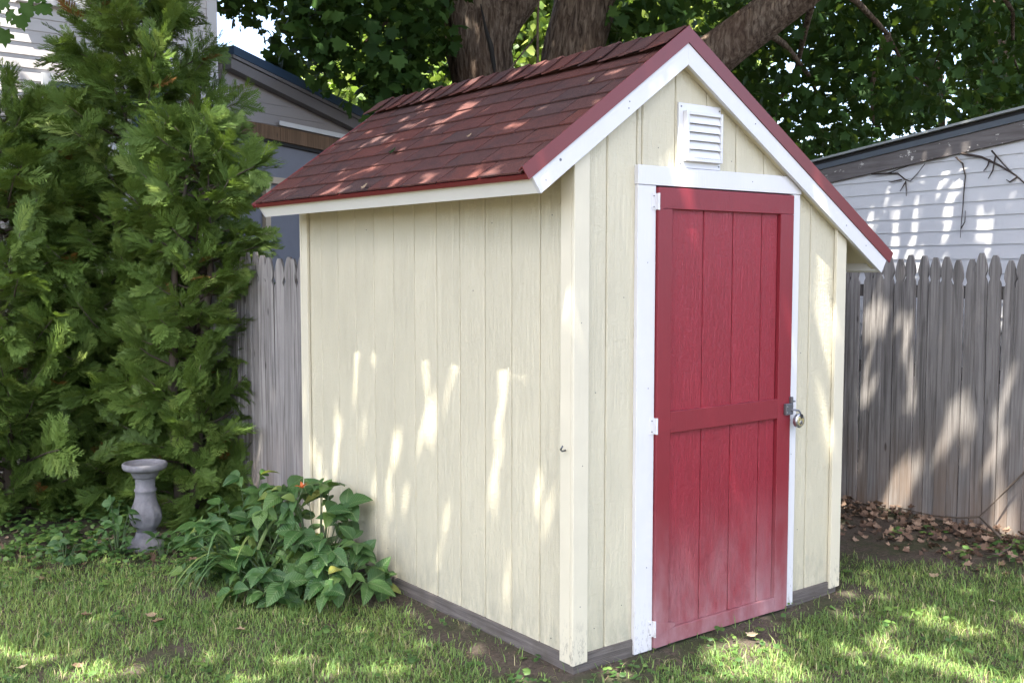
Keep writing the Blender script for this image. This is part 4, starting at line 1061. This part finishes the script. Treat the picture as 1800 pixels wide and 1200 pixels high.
far_tree(1180, 30, 12, [(1060, 1330, -120, 260, 28, 33, 1.0)], 1500, M['bgleaf'], 'bright sunlit tree seen behind the roof peak', .22)
far_tree(1655, 20, 9, [(1540, 1660, 60, 200, 18, 22, .5), (1690, 1800, 120, 240, 18, 22, .5)], 130, M['maple'], 'slim dark tree standing behind the white garage', .16, .10, (0, .5))
far_tree(1745, 18, 10, [(1700, 1900, -120, 230, 17, 21, 1.0)], 170, M['maple'], 'thick trunked dark tree behind the garage roof', .17, .42, (0, .4))
far_tree(500, 13.0, 3.0, [(425, 560, 330, 470, 12.6, 13.4, 1.0)], 90, M['maple'], 'low dark green bush behind the left picket fence', .09, .06, (.1, .8), cat='bush')

# ------------------------------------------------------------------ evergreen shrubs
SPR = [cedar_spray(s) for s in (1, 2, 3, 4)]
bbx, bby = -0.7313, 3.1986
def evergreen(base, h, prof, nb, label, lean=(0, 0), seed=1, size=(.13, .25), top=.02):
    """stems, then branches that sweep out and up from them, each carrying flat feathery sprays"""
    b = np.array([base[0], base[1], 0.0]); r = np.random.default_rng(seed)
    t = empty('evergreen_shrub', tuple(b), label, 'shrub', 'feathery evergreen shrubs')
    mb = MB(); nst = 3; ln = np.array([lean[0], lean[1], 0])
    for k in range(nst):
        a = 2 * math.pi * k / nst + seed; q = np.array([math.cos(a), math.sin(a), 0])
        mb.tube([q * .05 + (0, 0, -.05), q * .10 + (0, 0, h * .3), q * .14 + ln * .55 + (0, 0, h * .62), q * .06 + ln + (0, 0, h * (.97 - .1 * k))], [.045, .035, .022, .005], 8)
    mb.obj('trunk', M['twig'], t, True)
    zs = np.linspace(0, 1, len(prof)); mbb = MB(); pos, dirs, nrm, szs = [], [], [], []
    for ib in range(nb):
        f = (ib + r.random()) / nb; f = f ** 1.08
        R_ = float(np.interp(f, zs, prof)) * r.uniform(.62, 1.22)
        a = ib * 2.39996 + r.normal() * .35; q = np.array([math.cos(a), math.sin(a), 0])
        if (q @ FW) > .35 and r.random() < .55: continue
        z1 = top + f * h; rise = r.uniform(.25, .75) * R_ * min(1, .2 + f * 4)
        p0 = ln * max(0, f - .1) + np.array([0, 0, max(.03, z1 - rise)]); p2 = ln * f + q * R_ + np.array([0, 0, z1]); p1 = (p0 + p2) / 2 + q * R_ * .12 + np.array([0, 0, -.10 * R_ if r.random() < .5 else .08 * R_])
        B = lambda s: (1 - s) ** 2 * p0 + 2 * s * (1 - s) * p1 + s * s * p2
        mbb.tube([B(s) for s in (0, .35, .7, 1)], [.011, .008, .005, .002], 5)
        fan = np.array([0, 0, 1.0]) * r.uniform(.3, 1.0) + q * r.uniform(.0, .9) + r.normal(size=3) * .35
        m_ = int(11 + 20 * R_ / .7)
        for k in range(m_):
            s = .22 + .78 * (k + .5 * r.random()) / m_; tg = B(min(1, s + .05)) - B(s - .05); tg /= np.linalg.norm(tg)
            sd = np.cross(fan, tg); sd /= np.linalg.norm(sd); sg = 1 if k % 2 else -1
            if k == m_ - 1: d = tg
            else: d = tg * r.uniform(.5, 1.0) + sd * sg * r.uniform(.35, .95) + r.normal(size=3) * .15
            d = d + np.array([0, 0, -.10])
            p = B(s); wp = p + b
            if abs(wp[0] - bbx) < .33 and abs(wp[1] - bby) < .33 and wp[2] < .66: continue
            u_, v_, z_ = project(wp)
            if 195 < u_ < 322 and v_ > 790 and z_ < 6.9: continue
            pos.append(p); dirs.append(d); nrm.append(fan + r.normal(size=3) * .30); szs.append(r.uniform(*size) * (.75 + .35 * s))
    mbb.obj('branches', M['twig'], t, True)
    pos = np.array(pos); dirs = np.array(dirs); sz = np.array(szs); n = len(pos)
    R3 = frames(dirs, np.array(nrm)); which = r.integers(0, 4, n); pr = []
    hue = np.clip(r.beta(2.2, 2.6, n) * .95, 0, .97); hue[r.random(n) < .006] = 0.992
    for k in range(4):
        m_ = which == k; V, T = scatter(SPR[k][0], SPR[k][1], R3[m_], sz[m_], pos[m_]); pr.append((V, T, np.repeat(hue[m_], len(SPR[k][0]))))
    crown('crown', pr, M['thuja'], t, np.zeros(3)); print('sprays', n); return t
evergreen(at(230, 467, 7.75)[:2], 3.75, [.62, .76, .82, .82, .78, .74, .70, .66, .58, .48, .32], 260, 'tallest feathery evergreen, its top reaching the house window', (.10, -.05), 1)
evergreen(at(15, 467, 7.35)[:2], 2.92, [.55, .70, .76, .78, .76, .72, .66, .56, .42, .22], 215, 'broad feathery evergreen with its lower top below the house window', (-.02, 0), 2)
evergreen(at(325, 467, 7.10)[:2], 2.70, [.30, .38, .42, .44, .42, .42, .40, .42, .44, .30], 165, 'slim feathery evergreen growing against the picket fence', (.14, .02), 3, (.12, .23))

# ------------------------------------------------------------------ bird bath
bb = empty('bird_bath', (bbx, bby, 0), 'small grey concrete bird bath under the evergreen shrubs', 'bird bath')
MB().lathe([(.0, -.03), (.115, -.03), (.115, .022), (.108, .03), (.085, .048), (.066, .075), (.060, .10), (.0, .10)], 32).obj('base', M['concrete'], bb, True)
rel_ = lambda th, z: 1 + (0.05 * math.cos(9 * th + math.sin(z * 60)) + .02 * math.cos(18 * th)) * max(0, math.exp(-((z - .20) / .055) ** 2))
MB().lathe([(.0, .098), (.060, .098), (.058, .112), (.072, .125), (.086, .15), (.094, .18), (.094, .20), (.088, .23), (.077, .26), (.067, .29), (.061, .32), (.060, .345), (.066, .350), (.066, .362), (.059, .366), (.058, .40), (.060, .425), (.066, .435), (.0, .435)], 54, mod=rel_).obj('column', M['concrete'], bb, True)
MB().lathe([(.0, .433), (.068, .433), (.074, .445), (.084, .468), (.090, .476), (.112, .482), (.128, .490), (.134, .505), (.134, .520), (.128, .527), (.118, .527), (.108, .515), (.085, .505), (.0, .502)], 36).obj('basin', M['concrete'], bb, True)

# ------------------------------------------------------------------ leafy perennials against the shed
def leaf_blade(wd, fold=.22, nseg=7):
    V = []; Fc = []
    for i in range(nseg + 1):
        t = i / nseg; w_ = wd * (math.sin(math.pi * t ** .72) ** .85) * .5 * (1 - .12 * t) + .002
        if i % 2 and 0 < i < nseg: w_ *= 1.05
        zc = .05 * math.sin(math.pi * t) - .20 * t * t
        V += [(t, w_, zc + w_ * fold), (t, 0, zc), (t, -w_, zc + w_ * fold)]
    for i in range(nseg):
        a = i * 3; Fc += [(a, a + 1, a + 4, a + 3), (a + 1, a + 2, a + 5, a + 4)]
    me = pymesh('leaf', V, Fc, True); me.materials.append(M['broad']); return me
LB = [leaf_blade(.62), leaf_blade(.72, .3), leaf_blade(.54, .12), leaf_blade(.80, .18)]
def put(o, pos, dr, nm, sc):
    R3 = frames(np.array(dr, float)[None], np.array(nm, float)[None])[0]
    o.location = pos; o.rotation_euler = Matrix(R3.tolist()).to_euler(); o.scale = (sc, sc, sc)
def perennial(cx, cy, rad, ht, n3, label, seed, ls=1.0):
    r = np.random.default_rng(seed); z0 = float(gh(cx, cy))
    t = empty('leafy_plant', (cx, cy, z0), label, 'plant', 'leafy plants beside the shed')
    mb = MB(); k = 0
    while k < n3:
        a = r.uniform(0, 2 * math.pi); f = math.sqrt(r.random()); rr = rad * f
        q = np.array([math.cos(a), math.sin(a), 0])
        if (q @ FW) > .5 and f > .5 and r.random() < .6: continue
        z = ht * (1 - .75 * f ** 2.2) * r.uniform(.72, 1.05)
        if r.random() < .25: z *= r.uniform(.3, .7)
        p = q * rr + np.array([0, 0, max(.05, z)])
        if p[0] + cx > -0.07: p[0] = -0.07 - cx - abs(r.normal()) * .04
        if p[0] + cx > -.2: q = q * .5 + np.array([-.5, 0, 0])
        base = np.array([p[0] * .25, p[1] * .25, 0]); midp = (base + p) / 2 + np.array([0, 0, .04])
        mb.tube([base, midp, p], [.0035, .003, .002], 5)
        out = q * .9 + np.array([0, 0, .15]) + r.normal(size=3) * .25; out /= np.linalg.norm(out)
        nm = np.array([0, 0, 1.0]) + q * .75 + r.normal(size=3) * .22 - FW * .25
        side = np.cross(nm, out); side /= np.linalg.norm(side)
        sc = r.uniform(.075, .165) * ls
        for dsc, dd in ((1.0, out), (.85, out * .35 + side), (.85, out * .35 - side)):
            me = LB[int(r.integers(0, 4))]; o = link('leaf', me, None, t); dv = dd + np.array([0, 0, -.15]) + r.normal(size=3) * .1
            w3 = p + dv / np.linalg.norm(dv) * sc * dsc
            if w3[0] + cx > -0.015: dv[0] -= (w3[0] + cx + .03) / sc
            put(o, p, dv, nm + r.normal(size=3) * .12, sc * dsc)
        k += 1
    mb.obj('stalks', M['stalk'], t)
for i, (cx_, cy_, rad, ht, n3, lb) in enumerate((
        (-.27, 1.56, .24, .36, 15, 'bushy leafy plant at the edge of the lawn, beside the shed wall'),
        (-.22, 1.88, .25, .56, 17, 'tallest leafy plant, pressed against the cream shed wall'),
        (-.50, 1.80, .24, .33, 15, 'low leafy plant spreading forward over the lawn edge'),
        (-.30, 2.20, .26, .52, 16, 'leafy plant around the orange flower stem'),
        (-.56, 2.36, .24, .40, 13, 'leafy plant spreading behind the arching strap leaves'),
        (-.26, 2.70, .25, .52, 15, 'leafy plant in front of the left picket fence'))):
    perennial(cx_, cy_, rad, ht, int(n3 * 1.9), lb, 50 + i)
for i, (cx_, cy_, rad, ht, n3, lb) in enumerate((
        (-.93, 3.13, .13, .34, 13, 'young leafy weed climbing beside the bird bath column'),
        (-.72, 2.93, .10, .15, 7, 'tiny leafy weed in front of the bird bath base'),
        (-.50, 2.98, .17, .18, 14, 'low leafy weed patch between the bird bath and the taller plants'),
        (-1.22, 3.20, .20, .15, 14, 'low leafy weed patch at the foot of the broad evergreen'))):
    perennial(cx_, cy_, rad, ht, n3, lb, 80 + i, .55)
# daylily
dl = empty('daylily', (-.54, 2.04, 0), 'daylily with long arching strap leaves and a wilting orange flower', 'flower')
def strap(L, wd, rise, droop, seed):
    V = []; Fc = []; n = 10
    for i in range(n + 1):
        t = i / n; w_ = wd * (1 - t ** 3) * .5 + .0008; x = L * (t * .75 + .1 * t * t); z = rise * math.sin(t * math.pi * .62) - droop * t ** 2.6
        V += [(x, w_, z + w_ * .5), (x, 0, z), (x, -w_, z + w_ * .5)]
    for i in range(n): a = i * 3; Fc += [(a, a + 1, a + 4, a + 3), (a + 1, a + 2, a + 5, a + 4)]
    me = pymesh('strap_leaf', V, Fc, True); me.materials.append(M['strap']); return me
ST = [strap(.62, .034, .42, .34, 1), strap(.70, .030, .36, .38, 2), strap(.55, .032, .48, .22, 3), strap(.66, .028, .30, .30, 4)]
for k in range(26):
    o = link('strap_leaf', ST[k % 4], None, dl)
    base_a = math.atan2(-RT[1] - FW[1] * .35, -RT[0] - FW[0] * .35)
    o.rotation_euler = (random.uniform(-.15, .15), random.uniform(-.15, .1), base_a + random.gauss(0, .55) if k < 20 else random.uniform(0, 6.28)); sc = random.uniform(.62, .92); o.scale = (sc,) * 3; o.location = (random.uniform(-.04, .04), random.uniform(-.04, .04), 0)
fl = at(532, 858, 5.75) - np.array([-.54, 2.04, 0])
MB().tube([(0, 0, 0), fl * .45 + np.array([.02, -.01, .05]), fl * .85 + np.array([.012, 0, .0]), fl], [.004, .004, .0035, .003], 6).obj('flower_stem', M['stalk'], dl, True)
pet = [leaf_blade(.30, .4, 5)]
pet[0].materials.clear(); pet[0].materials.append(M['orange'])
for k in range(6):
    o = link('petal', pet[0], None, dl); a = k * 1.05; put(o, fl, np.array([math.cos(a), math.sin(a), .5 + .5 * (k % 2)]) - RT * .35, np.array([-math.cos(a), -math.sin(a), .8]), random.uniform(.045, .065))

# ------------------------------------------------------------------ lawn, weeds, litter
def shed_dist(x, y):
    dx = np.maximum(np.maximum(-x, x - W), 0); dy = np.maximum(np.maximum(-y, y - D), 0); return np.hypot(dx, dy)
def lawn_mask(x, y):
    sd = shed_dist(x, y)
    u, v, z = project(np.stack([x, y, np.zeros_like(x)], 1))
    edge = np.clip((sd - .02 - .20 * vnoise(x * 5, y * 5, 41)) / .16, 0.07, 1)
    patch = np.clip((vnoise(x * 2.3, y * 2.3, 42) * .6 + vnoise(x * 6, y * 6, 43) * .4 - .20) / .18, .14, 1)
    hedge = np.where(u < 760, np.clip((v - 945 - 40 * vnoise(x * 4, y * 4, 44)) / 55, 0, 1), 1)
    hedge = np.where(u > 1400, np.clip((v - 962 - 45 * vnoise(x * 4, y * 4, 45)) / 55, 0, 1), hedge)
    return edge * patch * hedge, u, v
def make_grass():
    n = 430000
    x = rng.uniform(-3.4, 4.2, n); y = rng.uniform(-2.6, 3.7, n)
    m, u, v = lawn_mask(x, y)
    k = (rng.random(n) < m) & (u > -420) & (u < 2250) & (v > 900) & (v < 1420)
    x, y = x[k], y[k]; n = len(x); z = gh(x, y)
    tuft = vnoise(x * 9, y * 9, 46)
    h = (.016 + .034 * rng.random(n) ** 1.8) * (.65 + .8 * tuft); h[rng.random(n) < .02] *= 1.9
    a = rng.uniform(0, 2 * np.pi, n); ln = rng.uniform(.2, 1.35, n) * h
    wd = rng.uniform(.0011, .0026, n)
    d = np.stack([np.cos(a), np.sin(a), 0 * a], 1); s = np.stack([-np.sin(a), np.cos(a), 0 * a], 1)
    b = np.stack([x, y, z - .003], 1)
    mid = b + d * (ln * .35)[:, None] + np.array([0, 0, 1]) * (h * .62)[:, None]
    tip = b + d * ln[:, None] + np.array([0, 0, 1]) * (h * (1.0 - .25 * (ln / h - .2)))[:, None]
    V = np.stack([b - s * wd[:, None], b + s * wd[:, None], mid - s * (wd * .85)[:, None], mid + s * (wd * .85)[:, None], tip], 1).reshape(-1, 3)
    T = (np.array([[0, 1, 3], [0, 3, 2], [2, 3, 4]])[None] + (np.arange(n) * 5)[:, None, None]).reshape(-1, 3)
    hue = np.clip(rng.normal(.45, .27, n) + .35 * (vnoise(x * 3, y * 3, 47) - .5), 0, .9); hue[rng.random(n) < .06] = .99
    o = link('grass', npmesh('grass', V, T, np.repeat(hue, 5)), M['grass']); tag(o, 'short patchy lawn grass around the shed', 'grass', kind='stuff'); print('blades', n)
make_grass()
sl_ = simple_leaf(.72)
def make_cover():
    n = 26000
    x = rng.uniform(-3.2, 4.3, n); y = rng.uniform(-1.6, 4.2, n); sd = shed_dist(x, y)
    u, v, z_ = project(np.stack([x, y, 0 * x], 1))
    left = (u < 720) & (u > -350) & (v > 905) & (v < 1060)
    dens = np.where(left, np.clip(1.15 - np.abs(v - 955) / 75, 0.03, 1) * np.clip((vnoise(x * 3.3, y * 3.3, 51) - .25) / .3, 0, 1), 0)
    wallside = (sd > .02) & (sd < .30) & (u < 1150) & (u > 650); dens = np.maximum(dens, np.where(wallside, .25 * (vnoise(x * 6, y * 6, 52) > .62), 0))
    right = (u > 1560) & (v > 930) & (v < 1080); dens = np.maximum(dens, np.where(right, .35 * (vnoise(x * 5, y * 5, 53) > .66), 0))
    lawn = (v > 1000) & (v < 1400); dens = np.maximum(dens, np.where(lawn, .10 * (vnoise(x * 4, y * 4, 54) > .50), 0))
    k = (rng.random(n) < dens) & (sd > .02) & (np.hypot(x - bbx, y - bby) > .14)
    P = np.stack([x, y, gh(x, y)], 1)[k]; uu, vv, _ = project(P)
    m = len(P); hgt = rng.uniform(.015, .075, m) * np.where(uu < 720, np.clip(1.7 - (vv - 930) / 70, .5, 1.9), .6)
    sz = rng.uniform(.022, .052, m) * np.where(vv < 985, 1.15, .8)
    V, T, R = [], [], []; b = 0; hue = rng.random(m)
    for j in range(3):
        a = rng.uniform(0, 2 * np.pi, m) + j * 2.1
        dr = np.stack([np.cos(a), np.sin(a), rng.uniform(-.3, .3, m)], 1); nm = np.array([0, 0, 1.0]) + rng.normal(size=(m, 3)) * .3 - FW * .3
        v_, t_ = scatter(sl_[0], sl_[1], frames(dr, nm), sz * rng.uniform(.7, 1.1, m), P + np.array([0, 0, 1]) * hgt[:, None] + dr * .004)
        V.append(v_); T.append(t_ + b); R.append(np.repeat(hue, len(sl_[0]))); b += len(v_)
    o = link('ground_cover', npmesh('ground_cover', np.concatenate(V), np.concatenate(T), np.concatenate(R)), M['cover']); tag(o, 'low leafy weeds creeping along the shrubs and shed base', 'weeds', kind='stuff')
make_cover()
def make_litter():
    n = 4600; x = rng.uniform(2.2, 3.68, n); y = rng.uniform(-1.6, 3.6, n)
    k = rng.random(n) < np.clip((x - 2.75) / .75, 0, 1) ** 1.5
    x2 = rng.uniform(-2.2, 0.2, 260); y2 = rng.uniform(2.9, 4.4, 260)
    P = np.concatenate([np.stack([x[k], y[k], gh(x[k], y[k]) + rng.uniform(.002, .05, k.sum()) * np.clip((x[k] - 3.2) / .45, .1, 1)], 1), np.stack([x2, y2, gh(x2, y2) + .006], 1)])
    P = P[(shed_dist(P[:, 0], P[:, 1]) > .05)]
    n = len(P); a = rng.uniform(0, 6.28, n); dr = np.stack([np.cos(a), np.sin(a), rng.uniform(-.4, .4, n)], 1); nm = np.array([0, 0, 1.0]) + rng.normal(size=(n, 3)) * .5
    tv = ml[0].copy(); tv[:, 2] *= -2.2
    V, T = scatter(tv, ml[1], frames(dr, nm), rng.uniform(.025, .062, n), P)
    o = link('leaf_litter', npmesh('leaf_litter', V, T, np.repeat(rng.random(n), len(tv))), M['dead']); tag(o, 'brown dead leaves heaped along the foot of the fence', 'leaf litter', kind='stuff')
    # dry straw and clippings on the bare soil
    n = 9000; x = rng.uniform(-2.6, 4, n); y = rng.uniform(-2, 3.4, n); m_, u, v = lawn_mask(x, y); sd = shed_dist(x, y)
    k = (sd > .01) & (u > -300) & (u < 2100) & (v > 940) & (rng.random(n) < .25 + .75 * (m_ < .5)); x, y = x[k], y[k]; n = len(x)
    a = rng.uniform(0, 6.28, n); L = rng.uniform(.02, .07, n); b = np.stack([x, y, gh(x, y) + .004], 1); d = np.stack([np.cos(a), np.sin(a), rng.uniform(-.05, .2, n)], 1) * L[:, None]; s = np.stack([-np.sin(a), np.cos(a), 0 * a], 1) * .0011
    V = np.stack([b - s, b + s, b + d], 1).reshape(-1, 3); T = np.arange(n * 3).reshape(-1, 3)
    o = link('dry_clippings', npmesh('dry_clippings', V, T, np.repeat(rng.random(n), 3)), M['dead']); tag(o, 'thin dry grass clippings scattered over bare soil', 'clippings', kind='stuff')
make_litter()
tvm = ml[0].copy(); tvm[:, 2] *= -1.6
fl_ = npmesh('fallen_leaf', tvm, ml[1]); fl_.materials.append(M['dead_obj'])
for (u, v, sc) in ((160, 1082, .06), (30, 1180, .06), (140, 1178, .05), (340, 985, .07), (355, 992, .07), (265, 1090, .05), (270, 1098, .06), (300, 1040, .05), (1320, 1128, .05), (1750, 1060, .05), (1640, 1020, .06), (70, 1020, .05), (430, 1110, .05), (905, 1060, .04)):
    p = ground(u, v); o = link('fallen_leaf', fl_, None); put(o, (p[0], p[1], float(gh(p[0], p[1])) + .022), (math.cos(u), math.sin(u), .05), (.1, .1, 1), sc)
    lbl = 'dry tan leaf lying on open lawn grass' if v > 1000 and u < 800 else ('dry leaf on the grass by the shed door' if 800 < u < 1400 else ('dry leaf near the foot of the right fence' if u > 1400 else 'dry leaf lying beside the leafy plants and bird bath'))
    tag(o, lbl, 'fallen leaf', 'fallen dry leaves')
for (u, v, sc, lb, mt) in ((690, 268, .05, 'small green leaf caught on the red shingle roof', M['maple']), (1040, 143, .035, 'pale curled leaf lying high on the red shingle roof', M['dead_obj']), (640, 330, .04, 'brown leaf lying low on the red shingle roof', M['dead_obj']), (825, 240, .03, 'reddish leaf scrap in the middle of the shingle roof', M['dead_obj'])):
    nn = np.array([n_l[0], 0, n_l[1]]); p = hit(u, v, (xl + n_l[0] * .122, 0, zl + n_l[1] * .122), nn); me = fl_.copy(); me.materials.clear(); me.materials.append(mt)
    o = link('fallen_leaf', me); put(o, tuple(p), (d_l[0], .6, d_l[1]), nn + (.1, .2, 0), sc); tag(o, lb, 'fallen leaf', 'leaves on the shed roof')
# sticks against the right fence
def stick(name, label, cat, pts, rad, group=None, mat='twig'):
    b = np.array(pts[0][0]); o = empty(name, tuple(b), label, cat, group)
    for k, p in enumerate(pts): MB().tube([np.array(q) - b for q in p], list(np.linspace(rad if k == 0 else rad * .7, rad * .3, len(p))), 7).obj('stem' if k == 0 else 'side_twig', M[mat], o, True)
fp = lambda u, v, off=.03: hit(u, v, (3.706 - off, 0, 0), (1, 0, 0))
stick('fallen_branch', 'thin bare branch leaning against the right picket fence', 'branch', [[ground(1770, 955, .03), fp(1722, 908, .10), fp(1770, 860, .05), fp(1830, 800, .03), fp(1880, 760, .02)], [fp(1722, 908, .10), fp(1690, 910, .05), fp(1640, 906, .03), fp(1580, 892, .03)]], .010)
stick('fallen_twig', 'curved pale twig lying on the dead leaves by the fence', 'twig', [[ground(1730, 972, .03), ground(1755, 974, .05), ground(1775, 962, .06), ground(1788, 945, .10)]], .006)
gp = lambda u, v, off=.03: np.array(hit(u, v, G0 + gn * off, gn))
stick('bare_vine', 'bare vine hanging straight down the white garage wall', 'vine', [[gp(1680, 276, .06), gp(1692, 288), gp(1697, 310), gp(1694, 340), gp(1692, 370), gp(1689, 400), gp(1688, 418)], [gp(1689, 402), gp(1696, 390), gp(1697, 370)]], .007, 'bare vines on the garage', 'vine')
stick('bare_vine', 'bare vine looping below the peeling fascia of the garage', 'vine', [[gp(1532, 306, .06), gp(1560, 305), gp(1578, 305), gp(1590, 315), gp(1600, 319), gp(1612, 306), gp(1626, 288, .06)], [gp(1560, 305), gp(1600, 290, .07), gp(1660, 274, .06)], [gp(1592, 318), gp(1593, 332), gp(1593, 345)], [gp(1585, 316), gp(1566, 320), gp(1562, 319)], [gp(1592, 320), gp(1586, 330), gp(1582, 336)]], .008, 'bare vines on the garage', 'vine')
stick('bare_vine', 'thick bare vine slanting down across the garage clapboards', 'vine', [[gp(1690, 270, .06), gp(1725, 276), gp(1755, 290), gp(1785, 308), gp(1810, 330), gp(1850, 370)], [gp(1743, 265, .06), gp(1765, 290), gp(1783, 308)], [gp(1740, 280), gp(1736, 292), gp(1729, 301)], [gp(1787, 312), gp(1775, 320), gp(1769, 316)], [gp(1750, 275), gp(1745, 300), gp(1737, 314)]], .010, 'bare vines on the garage', 'vine')
